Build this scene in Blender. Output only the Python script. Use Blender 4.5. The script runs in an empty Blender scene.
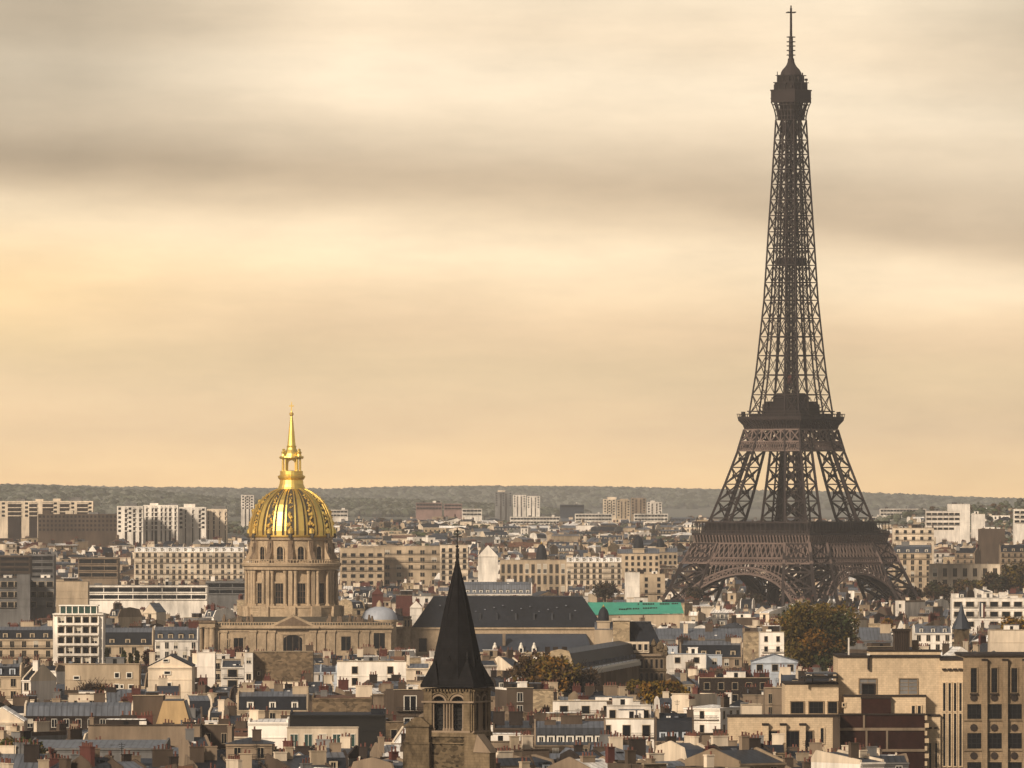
import bpy, math, random
from math import radians as R, sin, cos, pi, sqrt, tan

# ------------------------------------------------------------------ camera, sky, sun, exposure
C = bpy.context.scene.collection
SC = bpy.context.scene
F = 8000.0            # focal length in pixels of a 1024 wide frame
HY = 512.0            # pixel row of the horizon
CZ = 69.0             # camera height, on a cathedral tower

def X(px, Y): return (px - 512.0) / F * Y
def Z(py, Y): return CZ - (py - HY) / F * Y

cam = bpy.data.cameras.new('camera'); camo = bpy.data.objects.new('camera', cam); C.objects.link(camo)
camo.location = (0, 0, CZ); camo.rotation_euler = (R(90), 0, 0)
cam.sensor_width = 36; cam.lens = F / 1024 * 36
cam.shift_y = (HY - 384) / 1024
cam.clip_start = 5; cam.clip_end = 60000
SC.camera = camo
SUN_EL, SUN_AZ = 34, 205     # azimuth measured clockwise from +Y : from behind-left
sun_dir = (-0.50, -0.70, 0.46)   # towards the sun
n = sqrt(sum(c*c for c in sun_dir)); sun_dir = tuple(c/n for c in sun_dir)
sl = bpy.data.lights.new('sun', 'SUN'); sl.energy = 3.8; sl.angle = R(6); sl.color = (1.0, 0.84, 0.66)
so = bpy.data.objects.new('sun', sl); C.objects.link(so)
from mathutils import Vector
so.rotation_euler = Vector(sun_dir).to_track_quat('Z', 'Y').to_euler()
SC.view_settings.view_transform = 'Standard'; SC.view_settings.look = 'None'
SC.view_settings.gamma = 1; SC.view_settings.use_curve_mapping = False
SC.view_settings.exposure = 0.28

def s2l(c):
    return tuple(((v/255+0.055)/1.055)**2.4 if v > 10 else v/255/12.92 for v in c)

W = bpy.data.worlds.new('World'); SC.world = W; W.use_nodes = True
nt = W.node_tree; nt.nodes.clear()
def N(nt, t, **k):
    nd = nt.nodes.new(t)
    for a, b in k.items():
        if a in nd.bl_rna.properties: setattr(nd, a, b)
        else: nd.inputs[a.replace('_', ' ')].default_value = b
    return nd
L = nt.links.new
out = N(nt, 'ShaderNodeOutputWorld')
sky = N(nt, 'ShaderNodeTexSky', sky_type='NISHITA', sun_disc=False, sun_elevation=math.asin(sun_dir[2]),
        sun_rotation=math.atan2(sun_dir[0], sun_dir[1]))
bg1 = N(nt, 'ShaderNodeBackground', Strength=0.08); L(sky.outputs[0], bg1.inputs[0])
tc = N(nt, 'ShaderNodeTexCoord')
sep = N(nt, 'ShaderNodeSeparateXYZ'); L(tc.outputs['Generated'], sep.inputs[0])
def noise(scale, xyz, detail=4, rough=.5, loc=(0,0,0)):
    mp = N(nt, 'ShaderNodeMapping'); mp.inputs['Scale'].default_value = xyz; mp.inputs['Location'].default_value = loc
    L(tc.outputs['Generated'], mp.inputs[0])
    nn = N(nt, 'ShaderNodeTexNoise'); nn.inputs['Scale'].default_value = scale
    nn.inputs['Detail'].default_value = detail; nn.inputs['Roughness'].default_value = rough
    L(mp.outputs[0], nn.inputs[0]); return nn.outputs[0]
def M_(op, a, b=None, c=None, clamp=False):
    m = N(nt, 'ShaderNodeMath', operation=op, use_clamp=clamp)
    for i, v in enumerate((a, b, c)):
        if v is None: continue
        if isinstance(v, (int, float)): m.inputs[i].default_value = v
        else: L(v, m.inputs[i])
    return m.outputs[0]
# cloud layers: bands that lie along the horizon, bent by stretched noise
warp = noise(1.0, (9, 9, 38), 3, .55, (3.1, 0, 1.7))
tilt = M_('MULTIPLY', sep.outputs[0], 0.05)
el = M_('ADD', M_('ADD', sep.outputs[2], tilt), M_('MULTIPLY', M_('SUBTRACT', warp, 0.5), 0.016))
ramp = N(nt, 'ShaderNodeValToRGB'); L(M_('DIVIDE', el, 0.075), ramp.inputs[0])
cr = ramp.color_ramp; cr.interpolation = 'B_SPLINE'
def yy(y): return max(0, (HY - y)/F/0.075)
stops = [(508, (255, 206, 140)), (475, (255, 212, 148)), (435, (250, 210, 156)), (395, (224, 193, 148)), (350, (222, 194, 150)),
         (318, (222, 190, 150)), (280, (244, 214, 172)), (250, (255, 230, 192)), (228, (236, 210, 174)), (205, (194, 170, 140)), (180, (196, 173, 144)), (145, (222, 200, 170)),
         (105, (238, 216, 185)), (70, (246, 226, 196)), (35, (232, 208, 176)), (-20, (240, 220, 190))]
while len(cr.elements) < len(stops): cr.elements.new(0.5)
for e, (y, c) in zip(cr.elements, stops): e.position = yy(y); e.color = (*s2l(c), 1)
# darker streaks and patches
n2 = noise(1.0, (16, 16, 120), 7, .62, (0.3, 4, 0))
n3 = noise(1.0, (13, 13, 34), 8, .66, (7.7, 1, 2))
n4 = noise(1.0, (60, 60, 210), 5, .6, (2, 5, 8))
k = M_('ADD', M_('MULTIPLY', M_('SUBTRACT', n2, 0.5), 0.45), M_('MULTIPLY', M_('SUBTRACT', n3, 0.5), 0.6))
k = M_('ADD', k, M_('MULTIPLY', M_('SUBTRACT', n4, 0.5), 0.16))
bright = M_('ADD', k, 1.0)
# upper sky darkened towards the sides: thicker cloud with a vignette painted in
side = M_('SUBTRACT', 1.0, M_('MULTIPLY', M_('MAXIMUM', M_('SUBTRACT', M_('ABSOLUTE', M_('SUBTRACT', sep.outputs[0], 0.012)), 0.032), 0), 14.0))
side = M_('MINIMUM', M_('MAXIMUM', side, 0.52), 1.0)
hi = M_('MULTIPLY', M_('SUBTRACT', sep.outputs[2], 0.030), 34, clamp=True)
sidek = M_('ADD', M_('MULTIPLY', M_('SUBTRACT', side, 1.0), hi), 1.0)
bright = M_('MULTIPLY', bright, sidek)
# overhead, out of view, the sky is dimmed to cut the ambient light
over = M_('SUBTRACT', 1.0, M_('MULTIPLY', M_('MULTIPLY', M_('SUBTRACT', sep.outputs[2], 0.08), 3.2, clamp=True), 0.66))
bright = M_('MULTIPLY', bright, over)
mul = N(nt, 'ShaderNodeVectorMath', operation='SCALE'); L(ramp.outputs[0], mul.inputs[0]); L(bright, mul.inputs['Scale'])
# a thin yellow break in the cloud, low on the left
gx = M_('POWER', M_('MULTIPLY', M_('ADD', sep.outputs[0], 0.068), 34), 2); gz = M_('POWER', M_('MULTIPLY', M_('SUBTRACT', sep.outputs[2], M_('MULTIPLY_ADD', warp, 0.010, 0.022)), 120), 2)
glow = M_('MULTIPLY', M_('EXPONENT', M_('MULTIPLY', M_('ADD', gx, gz), -1)), 0.5)
gc = N(nt, 'ShaderNodeVectorMath', operation='SCALE'); gc.inputs[0].default_value = (.42, .27, .05); L(glow, gc.inputs['Scale'])
ad_ = N(nt, 'ShaderNodeVectorMath', operation='ADD'); L(mul.outputs[0], ad_.inputs[0]); L(gc.outputs[0], ad_.inputs[1])
# unseen overhead sky greyed to neutralise its light; the gap over the horizon is brightest
up = M_('MULTIPLY', M_('SUBTRACT', sep.outputs[2], 0.07), 5.0, clamp=True)
gm = N(nt, 'ShaderNodeMix', data_type='RGBA'); L(M_('MULTIPLY', up, 0.8), gm.inputs[0]); L(ad_.outputs[0], gm.inputs[6])
gv = N(nt, 'ShaderNodeVectorMath', operation='SCALE'); gv.inputs[0].default_value = (.80, .77, .75); L(bright, gv.inputs['Scale']); L(gv.outputs[0], gm.inputs[7])
low = M_('MULTIPLY_ADD', M_('EXPONENT', M_('MULTIPLY', M_('ABSOLUTE', sep.outputs[2]), -70)), 0.62, 1.0)
gl = N(nt, 'ShaderNodeVectorMath', operation='SCALE'); L(gm.outputs[2], gl.inputs[0]); L(low, gl.inputs['Scale'])
bg2 = N(nt, 'ShaderNodeBackground', Strength=1.07); L(gl.outputs[0], bg2.inputs[0])
mix = N(nt, 'ShaderNodeMixShader'); mix.inputs[0].default_value = 0.93
L(bg1.outputs[0], mix.inputs[1]); L(bg2.outputs[0], mix.inputs[2]); L(mix.outputs[0], out.inputs[0])

# ------------------------------------------------------------------ materials
MATS = {}
def mat(name, col, rough=.85, var=.25, scale=.35, streak=0.0, metal=0.0, bump=0.0, kind=None, spec=0.3):
    m = bpy.data.materials.new(name); m.use_nodes = True
    t = m.node_tree; t.nodes.clear()
    o = t.nodes.new('ShaderNodeOutputMaterial'); b = t.nodes.new('ShaderNodeBsdfPrincipled')
    t.links.new(b.outputs[0], o.inputs[0])
    b.inputs['Roughness'].default_value = rough; b.inputs['Metallic'].default_value = metal
    b.inputs['Specular IOR Level'].default_value = spec
    MATS[name] = m
    if not var:
        b.inputs['Base Color'].default_value = (*col, 1); return m
    g = t.nodes.new('ShaderNodeNewGeometry')
    mp = t.nodes.new('ShaderNodeMapping'); mp.inputs['Scale'].default_value = (1, 1, .45 if not streak else .18)
    t.links.new(g.outputs['Position'], mp.inputs[0])
    if kind == 'rubble':
        nz = t.nodes.new('ShaderNodeTexVoronoi'); nz.inputs['Scale'].default_value = scale
        mp.inputs['Scale'].default_value = (1, 1, 1.5)
        nz2 = t.nodes.new('ShaderNodeTexNoise'); nz2.inputs['Scale'].default_value = .12
    elif kind == 'seam':      # standing seams of metal sheet
        mp.inputs['Scale'].default_value = (1, .15, .15)
        nz = t.nodes.new('ShaderNodeTexNoise'); nz.inputs['Scale'].default_value = scale
        nz2 = t.nodes.new('ShaderNodeTexNoise'); nz2.inputs['Scale'].default_value = .15
    else:
        nz = t.nodes.new('ShaderNodeTexNoise'); nz.inputs['Scale'].default_value = scale
        nz.inputs['Detail'].default_value = 6; nz.inputs['Roughness'].default_value = .65
        nz2 = t.nodes.new('ShaderNodeTexNoise'); nz2.inputs['Scale'].default_value = .06
    t.links.new(mp.outputs[0], nz.inputs[0]); t.links.new(g.outputs['Position'], nz2.inputs[0])
    src = nz.outputs['Color'] if kind == 'rubble' else nz.outputs[0]
    if kind == 'rubble':
        sx = t.nodes.new('ShaderNodeSeparateColor'); t.links.new(src, sx.inputs[0]); src = sx.outputs[0]
    ad = t.nodes.new('ShaderNodeMath'); ad.operation = 'ADD'; t.links.new(src, ad.inputs[0]); t.links.new(nz2.outputs[0], ad.inputs[1])
    mr = t.nodes.new('ShaderNodeMapRange'); t.links.new(ad.outputs[0], mr.inputs[0])
    mr.inputs[1].default_value = .74 if kind != 'rubble' else .3; mr.inputs[2].default_value = 1.26 if kind != 'rubble' else 1.5
    mr.inputs[3].default_value = 1 - var; mr.inputs[4].default_value = 1 + var
    sc = t.nodes.new('ShaderNodeVectorMath'); sc.operation = 'SCALE'; sc.inputs[0].default_value = col
    last = mr.outputs[0]
    if kind == 'seam':        # standing seams, 1.2 m apart along the roof
        tcn = t.nodes.new('ShaderNodeTexCoord'); sp = t.nodes.new('ShaderNodeSeparateXYZ'); t.links.new(tcn.outputs['Object'], sp.inputs[0])
        a1 = t.nodes.new('ShaderNodeMath'); a1.operation = 'PINGPONG'; a1.inputs[1].default_value = .62; t.links.new(sp.outputs[0], a1.inputs[0])
        a2 = t.nodes.new('ShaderNodeMapRange'); t.links.new(a1.outputs[0], a2.inputs[0]); a2.inputs[1].default_value = .0; a2.inputs[2].default_value = .22; a2.inputs[3].default_value = .55; a2.inputs[4].default_value = 1.08
        a3 = t.nodes.new('ShaderNodeMath'); a3.operation = 'MULTIPLY'; t.links.new(a2.outputs[0], a3.inputs[0]); t.links.new(mr.outputs[0], a3.inputs[1]); last = a3.outputs[0]
    if kind == 'ashlar':      # coursed blocks
        sp = t.nodes.new('ShaderNodeSeparateXYZ'); t.links.new(g.outputs['Position'], sp.inputs[0])
        sm = t.nodes.new('ShaderNodeMath'); sm.operation = 'ADD'; t.links.new(sp.outputs[0], sm.inputs[0]); t.links.new(sp.outputs[1], sm.inputs[1])
        cb = t.nodes.new('ShaderNodeCombineXYZ'); t.links.new(sm.outputs[0], cb.inputs[0]); t.links.new(sp.outputs[2], cb.inputs[1])
        br = t.nodes.new('ShaderNodeTexBrick'); t.links.new(cb.outputs[0], br.inputs[0]); br.inputs['Scale'].default_value = 1.0
        br.inputs['Brick Width'].default_value = 1.0; br.inputs['Row Height'].default_value = .45; br.inputs['Mortar Size'].default_value = .04; br.inputs['Mortar Smooth'].default_value = .3
        br.inputs['Color1'].default_value = (1.05, 1.05, 1.05, 1); br.inputs['Color2'].default_value = (.93, .93, .93, 1); br.inputs['Mortar'].default_value = (.78, .78, .78, 1)
        mm_ = t.nodes.new('ShaderNodeMath'); mm_.operation = 'MULTIPLY'; t.links.new(br.outputs[0], mm_.inputs[0]); t.links.new(mr.outputs[0], mm_.inputs[1]); last = mm_.outputs[0]
    t.links.new(last, sc.inputs['Scale'])
    t.links.new(sc.outputs[0], b.inputs['Base Color'])
    return m
for a in [('white', (.74, .68, .60)), ('cream', (.60, .50, .38)), ('buff', (.42, .33, .23)), ('tan', (.22, .165, .115)), ('ochre', (.42, .29, .15)),
          ('brown', (.080, .058, .042)), ('umber', (.032, .024, .020)), ('grey', (.15, .145, .14)), ('pale', (.64, .58, .51)), ('bluegrey', (.36, .39, .43))]:
    mat(a[0]+'_wall', a[1], .92, .36, .45, streak=1, spec=.15)
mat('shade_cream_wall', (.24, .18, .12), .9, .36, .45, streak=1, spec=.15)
mat('rose_wall', (.26, .17, .15), .9, .3, .4, spec=.15)
mat('brick_wall', (.095, .035, .028), .9, .3, 1.2, spec=.15)
mat('deco_brick', (.032, .013, .010), .9, .35, 1, kind='ashlar', spec=.1)
mat('rubble_wall', (.13, .092, .055), .95, .65, 1.1, kind='rubble')
mat('pale_rubble', (.34, .26, .165), .95, .4, 1.1, kind='rubble')
mat('deco_stone', (.56, .43, .285), .9, .22, 1, kind='ashlar', spec=.15)
mat('deco_stone_dark', (.24, .175, .11), .9, .35, 1, kind='ashlar', spec=.15)
mat('church_stone', (.39, .295, .195), .9, .34, 1, kind='ashlar', spec=.15)
mat('church_stone_dark', (.17, .12, .08), .9, .4, 1, kind='ashlar', spec=.15)
mat('old_stone', (.125, .092, .056), .95, .7, 1, kind='ashlar', spec=.1)
mat('old_rubble', (.075, .055, .033), .95, .9, 1.7, kind='rubble', spec=.1)
mat('slate', (.014, .016, .021), .6, .4, .8, spec=.15)
mat('spire_slate', (.008, .0075, .008), .85, .8, 1.2, kind='ashlar', spec=.1)
mat('blue_slate', (.035, .042, .056), .6, .3, .6)
mat('zinc', (.12, .13, .15), .45, .3, 1.6, kind='seam', metal=.2)
mat('dark_zinc', (.04, .044, .052), .5, .3, 1.6, kind='seam', metal=.2)
mat('bright_zinc', (.72, .69, .65), .45, .25, 1.6, kind='seam')
mat('tile', (.13, .065, .04), .9, .35, 1.5)
mat('flat_roof', (.12, .11, .10), .95, .4, .5)
mat('copper_green', (.05, .28, .20), .7, .15, .6)
mat('glass', (.007, .008, .010), .2, 0, spec=.18)
mat('green_glass', (.03, .06, .05), .3, 0)
mat('black', (.01, .009, .008), .8, 0)
mat('trim_white', (.70, .65, .56), .7, 0)
mat('trim_stone', (.40, .32, .22), .9, 0)
mat('blind', (.45, .40, .32), .9, 0)
mat('pot', (.125, .05, .035), .9, .5, 1.5)
mat('iron', (.010, .009, .009), .7, 0)
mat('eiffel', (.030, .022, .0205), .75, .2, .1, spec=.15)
mat('eiffel_sunlit', (.145, .105, .09), .75, .2, .1, spec=.15)  # lighter copy of the iron: sunlit tone put into arches and girders
mat('eiffel_dark', (.016, .012, .011), .85, 0, spec=.1)  # darker copy of the iron: inner shade put into the colour
mat('gold', (1.0, .71, .21), .48, .15, .8, metal=1)
mat('gold_dull', (.55, .36, .09), .5, .2, .7, metal=.9)
mat('lead', (.06, .05, .035), .6, .4, 1)
mat('pale_lead', (.30, .32, .36), .5, .2, .8)
mat('ground', (.06, .055, .05), .95, .4, .02)
mat('bark', (.035, .026, .02), .95, 0)
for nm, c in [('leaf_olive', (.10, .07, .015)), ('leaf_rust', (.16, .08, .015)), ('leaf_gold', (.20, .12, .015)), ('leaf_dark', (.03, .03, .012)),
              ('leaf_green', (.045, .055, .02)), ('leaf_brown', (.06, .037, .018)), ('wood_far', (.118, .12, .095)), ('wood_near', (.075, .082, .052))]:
    mat(nm, c, .95, .5, .3, spec=.1)

# ------------------------------------------------------------------ mesh helpers
class MB:
    def __init__(s): s.v = []; s.f = []; s.m = []
    def quad(s, a, b, c, d, m): i = len(s.v); s.v += [a, b, c, d]; s.f.append((i, i+1, i+2, i+3)); s.m.append(m)
    def poly(s, pts, m): i = len(s.v); s.v += pts; s.f.append(tuple(range(i, i+len(pts)))); s.m.append(m)
    def box(s, x0, x1, y0, y1, z0, z1, m, bottom=True):
        i = len(s.v)
        s.v += [(x0,y0,z0),(x1,y0,z0),(x1,y1,z0),(x0,y1,z0),(x0,y0,z1),(x1,y0,z1),(x1,y1,z1),(x0,y1,z1)]
        fs = [(0,1,5,4),(1,2,6,5),(2,3,7,6),(3,0,4,7),(4,5,6,7)]
        if bottom: fs.append((3,2,1,0))
        for f in fs: s.f.append(tuple(i+j for j in f)); s.m.append(m)
    def prism_x(s, prof, x0, x1, m, capm=None):      # closed profile of (y,z), counter-clockwise seen from +x
        n = len(prof); i = len(s.v)
        s.v += [(x0, y, z) for y, z in prof] + [(x1, y, z) for y, z in prof]
        for k in range(n):
            j = (k+1) % n; s.f.append((i+k, i+n+k, i+n+j, i+j)); s.m.append(m[k] if isinstance(m, list) else m)
        mm = capm or (m if isinstance(m, str) else m[0])
        s.f.append(tuple(i+n-1-k for k in range(n))); s.m.append(mm)
        s.f.append(tuple(i+n+k for k in range(n))); s.m.append(mm)
    def prism_y(s, prof, y0, y1, m, capm=None):      # profile of (x,z)
        n = len(prof); i = len(s.v)
        s.v += [(x, y0, z) for x, z in prof] + [(x, y1, z) for x, z in prof]
        for k in range(n):
            j = (k+1) % n; s.f.append((i+k, i+j, i+n+j, i+n+k)); s.m.append(m)
        mm = capm or m
        s.f.append(tuple(i+k for k in range(n))[::-1]); s.m.append(mm)
        s.f.append(tuple(i+n+k for k in range(n))); s.m.append(mm)
    def lathe(s, prof, m, seg=24, cx=0, cy=0, a0=0.0, a1=2*pi, smooth=False):
        full = abs(a1-a0-2*pi) < 1e-6; i = len(s.v); nn = seg if full else seg+1
        for r, z in prof:
            for k in range(nn):
                a = a0 + (a1-a0)*k/seg; s.v.append((cx+r*cos(a), cy+r*sin(a), z))
        for p in range(len(prof)-1):
            for k in range(seg):
                k2 = (k+1) % nn if full else k+1
                s.f.append((i+p*nn+k, i+p*nn+k2, i+(p+1)*nn+k2, i+(p+1)*nn+k)); s.m.append(m[p] if isinstance(m, list) else m)
    def beam(s, p, q, w, m, w2=None):
        px, py, pz = p; dx, dy, dz = q[0]-px, q[1]-py, q[2]-pz
        l = sqrt(dx*dx+dy*dy+dz*dz)
        if l < 1e-6: return
        dx/=l; dy/=l; dz/=l
        if abs(dz) < .95: ax, ay, az = -dy, dx, 0.0
        else: ax, ay, az = 0.0, -dz, dy
        k = sqrt(ax*ax+ay*ay+az*az); ax/=k; ay/=k; az/=k
        bx, by, bz = dy*az-dz*ay, dz*ax-dx*az, dx*ay-dy*ax
        i = len(s.v); h = w/2; h2 = (w2 if w2 is not None else w)/2
        for (ox, oy, oz), hh in ((p, h), (q, h2)):
            for u, t in ((-1,-1),(1,-1),(1,1),(-1,1)):
                s.v.append((ox+(ax*u+bx*t)*hh, oy+(ay*u+by*t)*hh, oz+(az*u+bz*t)*hh))
        for f in ((0,1,5,4),(1,2,6,5),(2,3,7,6),(3,0,4,7),(3,2,1,0),(4,5,6,7)):
            s.f.append(tuple(i+j for j in f)); s.m.append(m)
    def add(s, o, loc=(0,0,0), rz=0.0, sc=(1,1,1)):
        c, si = cos(rz), sin(rz); i = len(s.v)
        for x, y, z in o.v:
            x*=sc[0]; y*=sc[1]; z*=sc[2]
            s.v.append((loc[0]+x*c-y*si, loc[1]+x*si+y*c, loc[2]+z))
        s.f += [tuple(i+j for j in f) for f in o.f]; s.m += o.m
        return s
    def mesh(s, name, smooth=False):
        me = bpy.data.meshes.new(name); me.from_pydata(s.v, [], s.f)
        keys = []
        for k in s.m:
            if k not in keys: keys.append(k)
        for k in keys: me.materials.append(MATS[k])
        idx = {k: j for j, k in enumerate(keys)}
        me.polygons.foreach_set('material_index', [idx[k] for k in s.m])
        if smooth: me.polygons.foreach_set('use_smooth', [True]*len(s.f))
        me.update(); return me
    def obj(s, name, parent=None, loc=(0,0,0), rz=0.0, smooth=False, label=None):
        if not s.f: return None
        o = bpy.data.objects.new(name, s.mesh(name, smooth)); C.objects.link(o)
        o.location = loc; o.rotation_euler = (0, 0, rz)
        if parent is not None: o.parent = parent
        if label: o['label'] = label
        return o
def thing(name, label, cat, loc=(0,0,0), rz=0.0, group=None):
    o = bpy.data.objects.new(name, None); C.objects.link(o); o.empty_display_size = 2
    o.location = loc; o.rotation_euler = (0, 0, rz); o['label'] = label; o['category'] = cat
    if group: o['group'] = group
    return o
def tag(o, label, cat, group=None, kind=None):
    if label: o['label'] = label
    if cat: o['category'] = cat
    if group: o['group'] = group
    if kind: o['kind'] = kind
    return o
def inst(name, me, parent, loc, rz=0.0, sc=(1,1,1)):
    o = bpy.data.objects.new(name, me); C.objects.link(o); o.parent = parent
    o.location = loc; o.rotation_euler = (0, 0, rz); o.scale = sc
    return o
def lerp_tab(tab, x):
    if x <= tab[0][0]: return tab[0][1]
    for (a, va), (b, vb) in zip(tab, tab[1:]):
        if x <= b: return va + (vb-va)*(x-a)/(b-a)
    return tab[-1][1]

# ------------------------------------------------------------------ terrain
FAR = [(-300,482),(0,485),(120,488),(230,489),(330,490),(400,488),(480,487),(600,488),(700,490),(870,494),(960,498),(1024,500),(1400,500)]
NEARL = [(-400,478),(-60,484),(0,486),(60,487),(110,490),(160,492),(200,496),(240,500),(290,500),(340,499),(420,501),(480,504),(540,508),(620,514),(800,520),(1400,520)]
RIGHT = [(-400,560),(820,560),(880,528),(915,515),(950,507),(1000,504),(1060,501),(1400,499)]
BASE = [(0,0),(3900,0),(4400,9),(5000,27),(6500,42),(8000,50),(12000,58),(28000,60)]
def zg(x, Y):
    z = lerp_tab(BASE, Y)
    if Y > 4200:
        px = 512 + x/Y*F
        for tab, Yr, sp in ((FAR, 23500, 2200), (NEARL, 14500, 1300), (RIGHT, 7400, 700)):
            zr = CZ + (HY - lerp_tab(tab, 512 + x/Yr*F))/F*Yr - (6 if Yr < 9000 else 9 if Yr < 18000 else 14)
            h = zr - lerp_tab(BASE, Yr)
            if h > 0: z += h*math.exp(-((Y-Yr)/sp)**2) if Y < Yr else h*math.exp(-((Y-Yr)/(sp*1.6))**2)
    return z
def build_ground():
    mb = MB(); xs = [-4500,-3500,-2700,-2300]+[-2000+40*i for i in range(101)]+[2300,2700,3500,4500]
    ys = [-1500,-500,300,900,1200,2000,3000,3900,4100,4300]+[4400+75*i for i in range(60)]+[9000+250*i for i in range(73)]
    W_ = len(xs)
    mb.v = [(x, Y, zg(x, Y)) for Y in ys for x in xs]
    for j in range(len(ys)-1):
        for i in range(W_-1):
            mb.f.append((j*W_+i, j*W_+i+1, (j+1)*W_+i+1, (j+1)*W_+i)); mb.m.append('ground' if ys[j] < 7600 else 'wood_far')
    o = mb.obj('ground'); o['kind'] = 'structure'
build_ground()

# ------------------------------------------------------------------ window and dormer shapes, shared by every house
def window_mb(frame='trim_white', pane='glass', kind='plain'):
    m = MB()        # 1 wide, 1 high, wall at y=0, front towards -y
    m.quad((-.5,-.03,0),(.5,-.03,0),(.5,-.03,1),(-.5,-.03,1), pane)
    t = .07
    m.box(-.5-t, -.5, -.12, .0, 0, 1, frame); m.box(.5, .5+t, -.12, .0, 0, 1, frame)
    m.box(-.5-t, .5+t, -.16, .0, 1, 1.05, frame); m.box(-.5-t-.05, .5+t+.05, -.22, .0, -.05, 0, frame)
    if kind != 'bare':
        m.box(-.03, .03, -.07, -.03, 0, 1, frame)
    if kind == 'shutter':
        m.box(-.98, -.5-t, -.09, -.0, 0, 1, 'blind'); m.box(.5+t, .98, -.09, 0, 0, 1, 'blind')
    if kind == 'blind': m.quad((-.5,-.05,.45),(.5,-.05,.45),(.5,-.05,1),(-.5,-.05,1), 'blind')
    return m
WIN = {k: window_mb(*a) for k, a in dict(white=('trim_white', 'glass'), stone=('trim_stone', 'glass'), shutter=('trim_white', 'glass', 'shutter'),
        blind=('trim_white', 'glass', 'blind'), bare=('trim_stone', 'glass', 'bare'), green=('trim_white', 'green_glass')).items()}
WINM = {k: m.mesh('window') for k, m in WIN.items()}
def dormer_mb(frame='trim_white', roof='dark_zinc'):
    m = MB()        # 1.3 wide 1.9 high, front at y=0, runs back 1.6
    m.box(-.7, .7, .02, 1.7, 0, 1.75, roof)
    m.box(-.8, -.42, -.06, .02, 0, 1.8, frame); m.box(.42, .8, -.06, .02, 0, 1.8, frame)
    m.box(-.42, .42, -.06, .02, 1.5, 1.8, frame); m.box(-.42, .42, -.06, .02, 0, .2, frame)
    m.quad((-.42,.0,.2),(.42,.0,.2),(.42,.0,1.5),(-.42,.0,1.5), 'glass'); m.box(-.04, .04, -.03, 0, .2, 1.5, frame)
    m.prism_y([(-.95, 1.8), (.95, 1.8), (.5, 2.2), (-.5, 2.2)], -.15, 1.7, roof)
    return m
DOR = {'white': dormer_mb(), 'stone': dormer_mb('trim_stone', 'slate'), 'dark': dormer_mb('bluegrey_wall', 'slate')}
DORM = {k: m.mesh('dormer') for k, m in DOR.items()}
def pot_row(mb, x0, x1, y0, y1, z, rng, m='pot', far=False):
    lx = x1-x0; ly = y1-y0
    nlen = max(lx, ly); n = max(2, int(nlen/.62))
    for i in range(n):
        if rng.random() < .15: continue
        t = (i+.5)/n; cx = x0+lx*t if lx > ly else (x0+x1)/2; cy = y0+ly*t if ly >= lx else (y0+y1)/2
        h = rng.uniform(.45, .95); r = .17
        if far: mb.box(cx-r, cx+r, cy-r, cy+r, z, z+h, m, False)
        else: mb.lathe([(r*1.1, z), (r*.85, z+h*.8), (r*1.15, z+h*.82), (r*1.1, z+h), (r*.3, z+h)], m, 6, cx, cy)
CHW = ['tan_wall', 'brown_wall', 'cream_wall', 'grey_wall', 'brick_wall', 'buff_wall', 'umber_wall', 'brown_wall']
def chimney(rng, x, y, z0, z1, lx, ly, wallm, far=False):
    a = MB(); a.box(x-lx/2, x+lx/2, y-ly/2, y+ly/2, z0, z1, wallm, False)
    a.box(x-lx/2-.1, x+lx/2+.1, y-ly/2-.1, y+ly/2+.1, z1-.02, z1+.18, wallm)
    p = MB(); pot_row(p, x-lx/2, x+lx/2, y-ly/2, y+ly/2, z1+.18, rng, far=far)
    return a, p

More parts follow.
